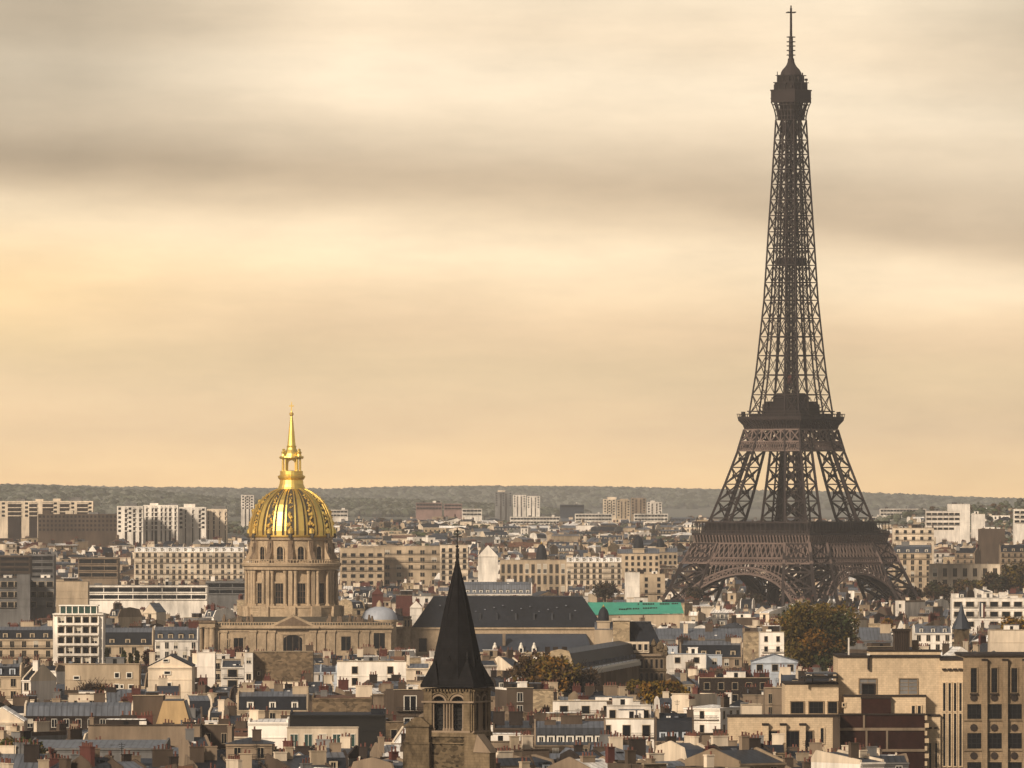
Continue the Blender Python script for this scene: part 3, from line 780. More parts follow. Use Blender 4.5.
def arch_ring(mb, c, zs, r0, r1, y, d, m, seg=10):
    for k in range(seg):
        a, b = pi*k/seg, pi*(k+1)/seg
        P = [(c+r*cos(t), zs+r*sin(t)) for t in (a, b) for r in (r0, r1)]
        f = lambda p, yy_: (p[0], yy_, p[1])
        mb.quad(f(P[0], y), f(P[1], y), f(P[3], y), f(P[2], y), m)
        mb.quad(f(P[1], y), f(P[3], y), f(P[3], y+d), f(P[1], y+d), m); mb.quad(f(P[0], y), f(P[2], y), f(P[2], y+d), f(P[0], y+d), m)

# ================================================================== gilded dome church
DY = 2900.0; DXC = X(291.5, DY); S_ = DY/F     # metres per pixel there
def build_dome_church():
    root = thing('domed_church', 'tan stone church with a tall gilded dome, lantern and spire over a columned drum', 'church', (DXC, DY, 0))
    cy = 0.0
    z = lambda py: Z(py, DY)
    st, sd = 'church_stone', 'church_stone_dark'
    # ---- gilded dome
    prof_px = [(41.3,536),(41.6,531),(41.0,526),(39.6,519),(37.4,512),(34,505),(30,500),(25,495.5),(19,491.5),(13.5,489)]
    dome = MB(); P = [(r*S_, z(y)) for r, y in prof_px]
    dome.lathe(P, 'lead', 72, smooth=True); dob = dome.obj('dome', root, smooth=True)
    def prof_at(t):
        n = len(P)-1; k = min(n-1, int(t*n)); f_ = t*n-k
        return P[k][0]+(P[k+1][0]-P[k][0])*f_, P[k][1]+(P[k+1][1]-P[k][1])*f_
    rg = random.Random(3)
    for i in range(12):
        a0 = 2*pi*(i+.5)/12 - pi/2 + .0
        rib = MB(); n = 18
        # broad rib with raised edges
        for j in range(n):
            t0, t1 = j/n, (j+1)/n
            (r0, z0), (r1, z1) = prof_at(t0), prof_at(t1)
            for wa, wb, pr in ((-.165, -.125, .38), (-.064, .064, .6), (.125, .165, .38)):
                def q(a, r, zz, o): return ((r+o)*cos(a0+a), (r+o)*sin(a0+a), zz+o*.15)
                A, B = wa, wb
                rib.quad(q(A, r0, z0, pr), q(B, r0, z0, pr), q(B, r1, z1, pr), q(A, r1, z1, pr), 'gold')
                rib.quad(q(A, r0, z0, 0), q(A, r0, z0, pr), q(A, r1, z1, pr), q(A, r1, z1, 0), 'gold')
                rib.quad(q(B, r0, z0, 0), q(B, r0, z0, pr), q(B, r1, z1, pr), q(B, r1, z1, 0), 'gold')
        rib.obj('rib', dob)
        a1 = a0 + pi/12
        tr = MB()
        for j, (t, s) in enumerate([(.14, .9), (.24, 1.3), (.33, 1.0), (.42, 1.35), (.52, 1.0), (.62, .95), (.71, .7), (.79, .55)]):
            r, zz = prof_at(t)
            for q in range(5 if j % 2 else 3):
                an = rg.uniform(-.055, .055)*s; dz = rg.uniform(-.8, .8)*s; ss = s*rg.uniform(.28, .6)
                x, y = (r+.2)*cos(a1+an), (r+.2)*sin(a1+an)
                tr.lathe([(.05, zz+dz-ss), (ss*.8, zz+dz-ss*.4), (ss*.85, zz+dz+ss*.3), (.05, zz+dz+ss*1.1)], 'gold', 6, x, y)
        r, zz = prof_at(.06); tr.lathe([(.1, zz-.3), (1.0, zz), (1.1, zz+1.1), (.5, zz+1.8), (.1, zz+2)], 'gold', 8, (r+.1)*cos(a1), (r+.1)*sin(a1))
        # flat gilt border strips of the panel
        for da in ():
            for j in range(14):
                t0, t1 = .05+j*.065, .05+(j+1)*.065
                if t1 > 1: break
                (r0, z0), (r1, z1) = prof_at(t0), prof_at(t1)
                w = .018
                tr.quad(*[((r+.12)*cos(a1+da+e), (r+.12)*sin(a1+da+e), zz) for r, zz, e in ((r0, z0, -w), (r0, z0, w), (r1, z1, w), (r1, z1, -w))], 'gold')
        tr.obj('trophy', dob)
        b = MB(); r, zz = P[0]; zz -= .3
        b.lathe([(.6, zz-.4), (.75, zz+.3), (.45, zz+1.4), (.6, zz+2.1), (.15, zz+2.8)], 'lead', 6, (r+.6)*cos(a1), (r+.6)*sin(a1)); b.obj('urn', root)
    r = MB(); r.lathe([(41.5*S_, z(537.5)), (42.6*S_, z(536.5)), (42.6*S_, z(535.2)), (41*S_, z(534.6))], 'gold_dull', 72); r.obj('dome_rim', root)
    # ---- lantern
    ln = MB()
    pr = [(13.8,490.5),(14.3,489),(13.2,487),(12,484),(11.6,480),(12.6,479),(13.6,477.5),(13.8,476),(12.2,475.4),(11.4,474.5),(11.4,471),(6.3,470.5)]
    ln.lathe([(a*S_, z(b)) for a, b in pr], 'gold', 24)
    lo = ln.obj('lantern', root)
    c = MB()
    for k in range(4):
        a = pi/4+k*pi/2
        for da in (-.2, .2):
            x, y = 10.3*S_*cos(a+da-pi/4*0), 10.3*S_*sin(a+da)
            c.lathe([(.5, z(471)), (.36, z(470)), (.32, z(459.5)), (.48, z(458.8))], 'gold', 10, x, y)
        x, y = 7.2*S_*cos(a), 7.2*S_*sin(a); c.lathe([(.5, z(471)), (.5, z(458.5))], 'gold_dull', 8, x, y)
    for k in range(4):
        a = k*pi/2
        m_ = MB(); arched_wall(m_, -5.0*S_, 5.0*S_, z(470.8), z(463.5), z(458.6), 0, .4, [(-3.3*S_, 3.3*S_)], 'gold', 'gold_dull')
        # drop dark backing: lantern is open
        keep = [i for i, mm in enumerate(m_.m) if mm == 'gold']; m_.f = [m_.f[i] for i in keep]; m_.m = [m_.m[i] for i in keep]
        c.add(m_, (5.6*S_*cos(a-pi/2), 5.6*S_*sin(a-pi/2), 0), a)
    c.obj('lantern_column', lo)
    t = MB(); t.lathe([(a*S_, z(b)) for a, b in [(6,459.2),(11.5,458.8),(12.3,457.5),(12.0,456.3),(8.5,455.8),(8,453.5),(7,452),(5.2,449.5),(4.4,447.5),(5.1,446.6),(4.2,445.6),(3.6,440),(2.7,430),(1.6,420),(1.1,416),(2.1,414.8),(2.2,413.4),(1.0,412.3),(.6,411)]], 'gold', 20)
    t.beam((0,0,z(412)), (0,0,z(402)), .42, 'gold', .3); t.box(-.9, .9, -.16, .16, z(406.5), z(406.5)+.4, 'gold')
    t.obj('spire', lo)
    for k in range(4):
        a = pi/4+k*pi/2; s = MB(); x, y = 11*S_*cos(a), 11*S_*sin(a)
        s.lathe([(.75, z(456.4)), (.65, z(454)), (.8, z(452.2)), (.4, z(450.8)), (.5, z(449.6)), (.1, z(448.6))], 'gold', 8, x, y); s.obj('statue', lo)
    # ---- attic drum
    d = MB(); R1 = 39.2*S_
    d.lathe([(R1, z(563)), (R1, z(540.5)), (R1+.7, z(539.8)), (R1+.9, z(537.8)), (R1+.3, z(537)), (14, z(536.6))], st, 48)
    dr = d.obj('attic_drum', root)
    for k in range(12):
        a = 2*pi*(k+.5)/12 - pi/2
        w = MB(); ar = MB()
        h0, hs = z(560.8), z(549.5); rw = 3.1*S_
        pts = [(-rw, h0), (rw, h0)] + [(rw*cos(pi*q/8), hs+rw*sin(pi*q/8)) for q in range(9)]
        ar.poly([(x, -.12, zz) for x, zz in pts], 'glass')
        ar.box(-.08, .08, -.2, -.1, h0, hs+rw*.9, 'church_stone_dark'); ar.box(-rw, rw, -.2, -.1, (h0+hs)/2, (h0+hs)/2+.15, 'church_stone_dark')
        arch_ring(ar, 0, hs, rw, rw+.45, -.4, .5, st); ar.box(-rw-.45, -rw, -.4, .1, h0, hs, st); ar.box(rw, rw+.45, -.4, .1, h0, hs, st)
        ar.obj('arched_window', dr, (R1*cos(a), R1*sin(a), 0), a+pi/2)
        # scroll buttress between windows
        a1 = a+pi/12; b = MB()
        b.prism_x([(0, z(540)), (-.7, z(540.5)), (-.9, z(545)), (-1.4, z(552)), (-2.6, z(558)), (-3.0, z(561)), (0, z(561))], -.95, .95, sd, st)
        b.box(-.5, .5, -1.5, -.8, z(552), z(543), sd)
        b.obj('scroll_buttress', root, ((R1-.1)*cos(a1), (R1-.1)*sin(a1), 0), a1+pi/2)
    # ---- main drum
    m_ = MB(); R2 = 42.2*S_
    m_.lathe([(R2, z(606)), (R2, z(570.5)), (R2+.2, z(570)), (47.5*S_, z(569.5)), (47.8*S_, z(567)), (49.5*S_, z(565.8)), (50*S_, z(563.5)), (49.4*S_, z(562.8)), (36*S_, z(562.3))], st, 60)
    mo = m_.obj('drum', root)
    bal = MB()
    for k in range(96):
        a = 2*pi*k/96; x, y = 48*S_*cos(a), 48*S_*sin(a); bal.box(x-.16, x+.16, y-.16, y+.16, z(562.8), z(559.9), st)
    bal.lathe([(47.6*S_, z(560)), (48.4*S_, z(560)), (48.4*S_, z(559.3)), (47.6*S_, z(559.3))], st, 48)
    bal.obj('balustrade', root)
    for k in range(12):
        a = 2*pi*(k+.5)/12 - pi/2
        w = MB(); rw = 4.1*S_; h0, h1 = z(603), z(583)
        w.quad((-rw, -.1, h0), (rw, -.1, h0), (rw, -.1, h1), (-rw, -.1, h1), 'glass')
        for q in (-.33, .33): w.box(rw*q-.07, rw*q+.07, -.18, -.1, h0, h1, sd)
        for q in (.3, .6): w.box(-rw, rw, -.18, -.1, h0+(h1-h0)*q, h0+(h1-h0)*q+.14, sd)
        w.box(-rw-.4, -rw, -.3, .1, h0, h1, st); w.box(rw, rw+.4, -.3, .1, h0, h1, st); w.box(-rw-.6, rw+.6, -.5, .1, h1, h1+.6, st)
        w.obj('drum_window', mo, (R2*cos(a), R2*sin(a), 0), a+pi/2)
        a1 = a+pi/12
        for da in (-.115, .115):
            c = MB(); x, y = 45.3*S_*cos(a1+da), 45.3*S_*sin(a1+da)
            c.box(x-.75, x+.75, y-.75, y+.75, z(606), z(603.6), st)
            c.lathe([(.62, z(603.6)), (.58, z(590)), (.52, z(573.4)), (.62, z(573)), (.8, z(570.5))], st, 10, x, y); c.obj('column', mo)
        p = MB(); p.box(-.75, .75, -1.3, .1, z(606), z(570), st); p.obj('pier', mo, ((R2)*cos(a1), (R2)*sin(a1), 0), a1+pi/2)
    b = MB(); b.lathe([(51.5*S_, z(640)), (51.5*S_, z(621)), (50*S_, z(619)), (50*S_, z(608)), (50.6*S_, z(607.5)), (50.6*S_, z(605.5)), (40*S_, z(605))], st, 60)
    for k in range(12):
        a1 = 2*pi*k/12 - pi/2; e = MB(); e.box(-1.9, 1.9, -1.0, .3, z(622), z(606), st); b.add(e, (49.8*S_*cos(a1), 49.8*S_*sin(a1), 0), a1+pi/2)
    b.obj('drum_base', root)
    # ---- square body
    x0, x1 = (197-291.5)*S_, (391-291.5)*S_; yf = -27.0
    # use exact distance of the front for pixel rows
    DF = DY+yf; s2 = DF/F; zf = lambda py: Z(py, DF); xf = lambda px: X(px, DF)-DXC
    body = MB()
    body.box(xf(213), xf(391), yf, yf+54, 0, zf(628.5), st, False)
    body.box(xf(213)-.9, xf(391)+.9, yf-.9, yf+54.9, zf(628.5), zf(626.5), st); body.box(xf(213)-.5, xf(391)+.5, yf-.5, yf+54.5, zf(626.6), zf(625.3), st)
    body.box(xf(213)-.3, xf(391)+.3, yf-.3, yf, zf(631.5), zf(630.3), st)
    bo = body.obj('body', root)
    for px in (216, 224, 253, 263, 272, 313, 322, 332, 355, 366, 388):
        p = MB(); w_ = 1.1; p.box(xf(px)-w_, xf(px)+w_, yf-.55, yf, 3, zf(630), st); p.box(xf(px)-w_-.25, xf(px)+w_+.25, yf-.75, yf, zf(632.5), zf(630), st); p.obj('pilaster', bo)
    rl = MB(); k = xf(213)
    while k < xf(391):
        rl.box(k, k+.35, yf-.1, yf+.3, zf(625.3), zf(622.8), st); k += .95
    rl.box(xf(213)-.2, xf(391)+.2, yf-.2, yf+.4, zf(622.8), zf(622.1), st); rl.obj('parapet', bo)
    for px, w_, y0, y1, arch in ((238.5, 9.5, 638, 652.5, 0), (346, 9.5, 636.5, 650.5, 0), (379.5, 11.5, 633, 648.5, 0), (292.8, 19, 635, 651, 1), (226.5, 3, 640, 646, 0)):
        w = MB(); c = xf(px); h = w_/2*s2
        if arch:
            pts = [(c-h, zf(y1)), (c+h, zf(y1)), (c+h, zf(y0+5))]+[(c+h*cos(pi*q/10), zf(y0+5)+5*s2*sin(pi*q/10)) for q in range(1, 10)]+[(c-h, zf(y0+5))]
            w.poly([(a, yf-.08, b) for a, b in pts], 'glass')
            for q in (-.5, 0, .5): w.box(c+h*2*q*.66-.08, c+h*2*q*.66+.08, yf-.16, yf-.08, zf(y1), zf(y0+1.5), sd)
        else:
            w.quad((c-h, yf-.08, zf(y1)), (c+h, yf-.08, zf(y1)), (c+h, yf-.08, zf(y0)), (c-h, yf-.08, zf(y0)), 'glass')
            w.box(c-.08, c+.08, yf-.16, yf-.08, zf(y1), zf(y0), sd)
        w.box(c-h-.5, c-h, yf-.3, yf, zf(y1), zf(y0), st); w.box(c+h, c+h+.5, yf-.3, yf, zf(y1), zf(y0), st); w.box(c-h-.6, c+h+.6, yf-.4, yf, zf(y0)+(0 if not arch else .05), zf(y0)+.5, st)
        w.obj('window', bo)
    pd = MB(); pd.prism_y([(xf(268), zf(626.6)), (xf(318), zf(626.6)), (xf(293), zf(614.5))], yf-1.6, yf+6, st)
    pd.prism_y([(xf(275), zf(625.6)), (xf(311), zf(625.6)), (xf(293), zf(616.8))], yf-1.75, yf-1.5, sd); pd.box(xf(267), xf(319), yf-1.9, yf, zf(628.4), zf(626.2), st)
    pd.obj('pediment', root)
    # sculpture groups along the parapet
    rg = random.Random(8)
    for px in (226, 240, 331, 341, 352, 360, 250, 372):
        g = MB()
        for q in range(4):
            x = xf(px)+rg.uniform(-1.2, 1.2); h = rg.uniform(1, 3.2)
            g.lathe([(.5, zf(623)), (.6, zf(623)+h*.4), (.35, zf(623)+h*.8), (.3, zf(623)+h)], sd, 6, x, yf+1.5)
        g.obj('sculpture', root)
    rf = MB(); rf.prism_y([(xf(205), zf(625)), (xf(391), zf(625)), (xf(345), zf(617)), (xf(238), zf(617))], yf+6, yf+48, 'lead'); rf.obj('roof', root)
    # side portico
    po = MB(); a, b = xf(196), xf(214)
    po.box(a-.6, b+.4, yf-3, yf+14, zf(627), zf(622.5), st); po.box(a-1.2, b+.6, yf-3.6, yf+15, zf(622.6), zf(620.8), sd); po.box(a+4.5, b, yf-1, yf+14, 0, zf(627), st)
    po.box(a+.4, a+2.6, yf+1, yf+14, 0, zf(627), sd)
    pp = po.obj('portico', root)
    for px in (200, 207.5, 212):
        c = MB(); c.lathe([(1.25, 2), (1.2, zf(640)), (1.02, zf(629)), (1.3, zf(628)), (1.35, zf(627))], st, 14, xf(px), yf-1.8); c.obj('column', pp)
build_dome_church()

# ================================================================== near church belfry with its slate spire
def build_belfry():
    Y = 1300.0; u = Y/F; cx = X(457, Y); z = lambda py: Z(py, Y)
    root = thing('church_belfry', 'old stone belfry with twin arched openings under a dark pointed slate spire', 'church tower', (cx, Y+5, 0), R(-20.5))
    st = 'old_stone'; h = 4.15
    b = MB(); zb, zt = z(731), z(688.5)
    # four faces of arches
    for k in range(4):
        f = MB(); hh = h
        arched_wall(f, -hh+1.0, hh-1.0, zb, z(703), zt-.3, -hh+.35, .8, [(-2.75, -.55), (.55, 2.75)], st, 'black')
        for c in (-1.65, 1.65):
            arch_ring(f, c, z(703), 1.1, 1.42, -hh-.02, .4, 'tan_wall'); arch_ring(f, c, z(703), 1.55, 1.8, -hh-.1, .5, st)
            for q in range(8): f.box(c-1.05, c+1.05, -hh+.9, -hh+1.1, z(730)+q*.78, z(730)+q*.78+.1, 'iron')
        for c in (-3.05, -2.55, -.75, -.25, .25, .75, 2.55, 3.05):
            f.lathe([(.26, zb), (.26, zb+.3), (.15, zb+.45), (.14, z(705)), (.26, z(703.2)), (.28, z(702.6))], 'tan_wall', 8, c, -hh+.12)
        for c in (-3.3, 3.3): f.box(c-.55, c+.55, -hh-.25, -hh+.4, zb, zt-.5, st)
        f.box(-hh-.3, hh+.3, -hh-.4, -hh+.3, z(703), z(703)+.28, 'tan_wall')
        f.box(-3.9, 3.9, -hh-.3, -hh+.4, zb-.3, zb+.02, 'tan_wall')
        for q in range(15):       # modillions under the eave
            x = -hh+.3+q*(2*hh-.6)/14; f.box(x-.13, x+.13, -hh-.45, -hh+.05, zt-.5, zt-.15, st)
        b.add(f, (0,0,0), k*pi/2)
    for sx in (-1, 1):
        for sy in (-1, 1):
            b.box(sx*h-.75 if sx > 0 else -h, h if sx > 0 else -h+.75, h-.75 if sy > 0 else -h, h if sy > 0 else -h+.75, zb, zt, st)
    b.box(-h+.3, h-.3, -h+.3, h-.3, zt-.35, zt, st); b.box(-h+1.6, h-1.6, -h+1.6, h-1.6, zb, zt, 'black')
    b.obj('bell_chamber', root)
    # body below
    c = MB(); c.box(-h-.1, h+.1, -h-.1, h+.1, 0, zb-.9, 'old_rubble'); c.box(-h-.35, h+.35, -h-.35, h+.35, zb-.95, zb-.28, st)
    c.box(-h-.2, -h+1.2, -h-.3, -h+1, 0, zb-.9, st); c.box(h-1.2, h+.2, -h-.3, -h+1, 0, zb-.9, st)
    c.box(-h-.2, h+.2, -h-.35, h+.2, z(744), z(743), st)
    c.obj('tower_body', root)
    # stepped buttress turret at the left, sloping one at the right
    t = MB(); x = -h-3.2
    t.box(x, -h+1.4, -h-1.4, -h+3.2, 0, z(743), st); t.box(x+.35, -h+1.2, -h-1.1, -h+2.9, z(743), z(727), st)
    t.box(x+.1, -h+1.4, -h-1.4, -h+3.1, z(727), z(725), st); t.prism_y([(x+.3, z(725)), (-h+1.2, z(725)), (x+2.9, z(717.5)), (x+1.9, z(717.5))], -h-1, -h+2.8, 'old_stone')
    t.box(x-.1, -h+1.5, -h-1.55, -h+3.3, z(744.2), z(742.5), st)
    t.obj('stair_turret', root)
    t = MB(); t.prism_y([(h-.5, 0), (h+3.4, 0), (h+3.4, z(752)), (h+1.2, z(735)), (h-.5, z(733))], -h-.9, -h+2, st)
    t.prism_y([(h+.6, z(752)), (h+3.7, z(752.5)), (h+1.3, z(734))], -h-1.1, -h+2.2, 'tan_wall'); t.obj('buttress', root)
    # spire
    s = MB(); e = h+.5; z0 = z(685.5)
    s.box(-e, e, -e, e, z0-.35, z0+.05, 'spire_slate')
    ztip = z(563)
    oc = lambda r, zz, k: (r*cos(pi/8+k*pi/4), r*sin(pi/8+k*pi/4), zz)
    lv = [(e*1.03, z0), (4.2, z(678)), (3.95, z(665)), (3.5, z(648)), (1.68, z(600)), (.2, ztip)]
    for (r0, za), (r1, zb_) in zip(lv, lv[1:]):
        for k in range(8): s.quad(oc(r0, za, k), oc(r0, za, k+1), oc(r1, zb_, k+1), oc(r1, zb_, k), 'spire_slate')
    for k in range(8): s.beam(oc(3.95, z(665), k), oc(1.7, z(600), k), .16, 'spire_slate'); s.beam(oc(1.7, z(600), k), oc(.22, ztip, k), .14, 'spire_slate')
    so_ = s.obj('spire', root)
    for sx in (-1, 1):
        for sy in (-1, 1):
            p = MB(); bx, by = sx*(e-1.55), sy*(e-1.55); r = 1.6
            q = [(bx-r, by-r, z0), (bx+r, by-r, z0), (bx+r, by+r, z0), (bx-r, by+r, z0)]; ap = (bx-sx*.3, by-sy*.3, z(659))
            for k in range(4): p.poly([q[k], q[(k+1) % 4], ap], 'spire_slate')
            p.beam(ap, (ap[0], ap[1], z(652)), .15, 'iron'); p.lathe([(.05, z(657.5)), (.25, z(656.5)), (.05, z(655.5))], 'iron', 6, ap[0], ap[1])
            p.obj('pinnacle', so_)
    f = MB(); f.lathe([(.25, ztip-.5), (.42, z(562)), (.2, z(560.5)), (.34, z(556)), (.2, z(552)), (.12, z(548)), (.3, z(546.5)), (.1, z(545))], 'iron', 8)
    f.beam((0,0,z(546)), (0,0,z(528)), .16, 'iron'); f.box(-.85, .85, -.07, .07, z(537.5), z(537.5)+.2, 'iron'); f.box(-.5, .5, -.07, .07, z(534.6), z(534.6)+.15, 'iron'); f.lathe([(.02, z(532.5)), (.35, z(531)), (.02, z(529.5))], 'iron', 6)
    f.obj('finial', so_)
    for k in range(3):
        d = MB(); a = -pi/2+(k-1)*pi/2; d.prism_y([(-.3, 0), (.3, 0), (0, .75)], -.5, .5, 'spire_slate'); d.obj('vent', so_, (3.25*cos(a), 3.25*sin(a), z(661)), a+pi/2)
build_belfry()
# ================================================================== single buildings that can be told apart in the photograph
HERO = []      # x0, x1, y top, y of the lowest visible point, distance
MARKS = []     # phrase, px, py : landmarks used in the labels of the lesser houses
BLD = 0
def H(x0, x1, yt, ye, yb, Y, style, wm, rm, label, name='house', cat='house', rot=0, win=('stone', 1.2, 1.9, 2.7), dorm=None, nch=None, party=None, d=12, fh=3.1, mark=None, group=None, extra=True, chm=None, sidewin=0, seed=None):
    rng = random.Random(seed if seed is not None else int(x0*7+yt*13))
    r = R(rot); proj = (x1-x0)/F*Y
    w = (proj - d*abs(sin(r)))/cos(r) if rot else proj
    x = X((x0+x1)/2, Y) + sin(r)*d/2
    g = zg(x, Y)
    he = Z(ye, Y)-g; hr = (ye-yt)/F*Y
    vis = max(1, math.ceil((yb-ye)/F*Y/fh))
    parts, places = gen_house(rng, w, d, he, hr, style, wm, rm, win=win, party=party, nch=nch, dorm=dorm, vis=vis, extra=extra, fh=fh, chm=chm, sidewin=sidewin)
    root = thing(name, label, cat, (x, Y, g), r, group)
    emit(root, parts, places)
    HERO.append((x0, x1, yt, yb, Y))
    if mark: MARKS.append((mark, (x0+x1)/2, (yt+yb)/2))
    return root
def part_box(root, name, Y, boxes, origin):
    """boxes: (px0, px1, pytop, pybottom, forward metres, depth, material) at distance Y, relative to origin"""
    mb = MB(); ox, oy, oz = origin
    for x0, x1, y0, y1, fw, dp, m in boxes:
        mb.box(X(x0, Y)-ox, X(x1, Y)-ox, Y-fw-oy, Y-fw+dp-oy, Z(y1, Y)-oz, Z(y0, Y)-oz, m)
    return mb.obj(name, root)
def pwin(root, Y, origin, px0, px1, y0, y1, fw=0, frame='trim_stone', pane='glass', bars=2, name='window', cross=1):
    mb = MB(); ox, oy, oz = origin
    a, b, c, d = X(px0, Y)-ox, X(px1, Y)-ox, Z(y1, Y)-oz, Z(y0, Y)-oz; y = Y-fw-oy
    mb.quad((a, y-.03, c), (b, y-.03, c), (b, y-.03, d), (a, y-.03, d), pane)
    t = .22
    mb.box(a-t, a, y-.25, y, c-t, d+t, frame); mb.box(b, b+t, y-.25, y, c-t, d+t, frame); mb.box(a, b, y-.25, y, d, d+t, frame); mb.box(a, b, y-.3, y, c-t, c, frame)
    for i in range(1, bars): q = a+(b-a)*i/bars; mb.box(q-.06, q+.06, y-.12, y-.03, c, d, 'iron' if pane == 'glass' else frame)
    for i in range(1, cross+1): q = c+(d-c)*i/(cross+1); mb.box(a, b, y-.1, y-.03, q-.05, q+.05, 'iron' if pane == 'glass' else frame)
    return mb.obj(name, root)

# ---- large stone faced block, lower right
def build_stone_block():
    Y = 1700.0; O = (X(930, Y), Y, 0)
    root = thing('office_building', 'large stepped pale stone office block with piers, tall slit windows and brown brick bay', 'office building', O)
    s, k = 'deco_stone', 'deco_stone_dark'
    part_box(root, 'wall', Y, [(838, 940, 657, 768.1, 0, 26, s), (837, 941, 655.2, 657.2, .4, 27, 'umber_wall')], O)
    part_box(root, 'angled_wing', Y, [(940.02, 963, 660, 768.1, .2, 26, s), (939.5, 963, 658, 660, .5, 27, 'umber_wall')], O)
    part_box(root, 'right_wing', Y, [(963.02, 1085, 656, 768.1, .9, 30, k), (962, 1086, 654.2, 656.2, 1.4, 31, 'umber_wall')], O)
    for x in (943, 948.4, 953.8, 959.2):
        pwin(root, Y, O, x, x+2.4, 683, 711, .2, s, bars=1, cross=3); pwin(root, Y, O, x, x+2.4, 713.5, 766, .2, s, bars=1, cross=6)
        part_box(root, 'hood', Y, [(x-1, x+3, 668.3, 670, .8, .7, 'umber_wall')], O)
    for i, x in enumerate((970.5, 991, 1011, 1032, 1053)):
        pwin(root, Y, O, x, x+6, 668, 692.5, .9, k, bars=2, cross=4)
        for y0, y1 in ((704, 718.8), (733, 748.5), (762, 778)): pwin(root, Y, O, x-3.5, x+10.5, y0, y1, .9, k, bars=3, cross=2)
        for y in (697.5, 727.5, 755.5):
            m = MB(); r = 1.9; m.prism_y([(r*.42*cos(pi*q/4), r*.42*sin(pi*q/4)) for q in range(8)], -.22, 0, 'umber_wall'); m.obj('roundel', root, (X(x+3, Y)-O[0], -.9, Z(y, Y)))
        part_box(root, 'pier', Y, [(x+11.3, x+16.3, 660.5, 768.1, 1.9, 1.0, k), (x+10.8, x+16.8, 658.6, 660.5, 2.1, 1.2, 'umber_wall')], O)
        part_box(root, 'sill', Y, [(x-1, x+7, 693, 694.6, 1.4, .5, 'umber_wall')], O)
    for y in (719.5, 749.6): part_box(root, 'string_course', Y, [(963.1, 1085, y, y+1.1, 1.2, .3, k)], O)
    # shuttered openings in the upper wall
    for x0, x1 in ((859.5, 876), (899.5, 917)):
        pwin(root, Y, O, x0, x1, 679, 694, 0, k, 'grey_wall', 2, cross=3)
    pwin(root, Y, O, 862.5, 874, 684.5, 694, .15, 'umber_wall', 'glass', 2)
    # stepped bay with brown brick
    part_box(root, 'bay', Y, [(843.5, 925, 696, 714.5, 3.2, 3.1, s), (843, 925.5, 694.6, 696.1, 3.5, 3.4, 'umber_wall')], O)
    part_box(root, 'brick_bay', Y, [(838.5, 924, 714.5, 768.1, 4.6, 4.5, 'deco_brick'), (860.5, 890, 698, 714.6, 4.4, 1.1, 'deco_brick'), (860, 890.5, 696.6, 698.1, 4.6, 1.4, 'umber_wall'), (838, 924.3, 712.9, 714.4, 4.9, 4.8, 'umber_wall')], O)
    part_box(root, 'floor_band', Y, [(838.4, 924.1, 727.2, 730, 4.9, .3, 'tan_wall'), (838.4, 924.1, 748.4, 751, 4.9, .3, 'tan_wall'), (862, 864, 714.6, 727.2, 4.85, .3, 'tan_wall'), (864.5, 866.5, 730, 748.4, 4.85, .3, 'tan_wall'), (885, 887, 730, 748.4, 4.85, .3, 'tan_wall')], O)
    for i in range(7): part_box(root, 'quoin', Y, [(923.6, 926+(i % 2)*1.6, 715+i*7.6, 719.5+i*7.6, 4.95, 4, s)], O)
    part_box(root, 'quoined_wall', Y, [(924.02, 940, 716, 768.1, 1.2, 1.0, s), (923.5, 940, 714.2, 716.1, 1.5, 1.4, 'umber_wall')], O)
    for x in (930, 936): part_box(root, 'hood', Y, [(x-2, x+1.5, 727, 728.6, 1.7, .6, 'umber_wall')], O); pwin(root, Y, O, x-1.2, x+1, 743, 768, 1.2, s, bars=1, cross=3)
    pwin(root, Y, O, 911, 914, 705.5, 713, 3.2, s, bars=1); pwin(root, Y, O, 917, 920, 705.5, 713, 3.2, s, bars=1); pwin(root, Y, O, 842.2, 844, 703, 706, 3.2, s, bars=1, name='vent')
    # lower steps to the left
    part_box(root, 'left_step', Y, [(784.5, 838, 684, 768.1, 3.0, 20, s), (784, 838, 682.5, 684.1, 3.2, 20.2, 'umber_wall')], O)
    for a, b in ((790.5, 803), (808.5, 822.5), (827.5, 836.5)): pwin(root, Y, O, a, b, 701.5, 713, 3.0, k, bars=3)
    part_box(root, 'low_step', Y, [(727, 838.3, 715.5, 768.1, 9, 6, s), (726, 838.6, 713.8, 715.6, 9.3, 6.2, 'umber_wall'), (831, 838.2, 716, 768.1, 9.12, .1, 'brown_wall')], O)
    for a, b in ((765.5, 777.5), (785, 797.5), (803.8, 811)): pwin(root, Y, O, a, b, 730, 746.5, 9, k, bars=3)
    for a in (761, 778.6, 798): part_box(root, 'pilaster', Y, [(a, a+6, 724, 768.1, 10, 1, s), (a-.4, a+6.4, 722, 724.1, 10.2, 1.2, 'umber_wall')], O)
    pwin(root, Y, O, 819, 822, 727, 742, 9, s, bars=1, cross=2)
    # roof canopies, ducts, chimney block
    part_box(root, 'roof_canopy', Y, [(800, 837, 676.5, 678, 6, 12, 'black'), (806, 837, 672.8, 674, 2, 10, 'dark_zinc'), (803, 804, 676, 684, 5, .6, 'iron'), (812, 813, 673, 684, 1, .6, 'iron')], O)
    part_box(root, 'chimney', Y, [(895.5, 911, 632, 655.3, -6, 5, 'brown_wall'), (894.5, 912, 629.5, 632.1, -5.6, 5.8, 'umber_wall')]+[(896+i*2.3, 897.3+i*2.3, 632, 653, -5.8, .3, 'umber_wall') for i in range(7)], O)
    part_box(root, 'penthouse', Y, [(870, 942, 651.8, 655.3, -5, 10, s), (869.5, 942.5, 650.6, 651.9, -4.8, 10.4, 'umber_wall'), (915, 921, 641, 651, -9, 4, 'tan_wall')], O)
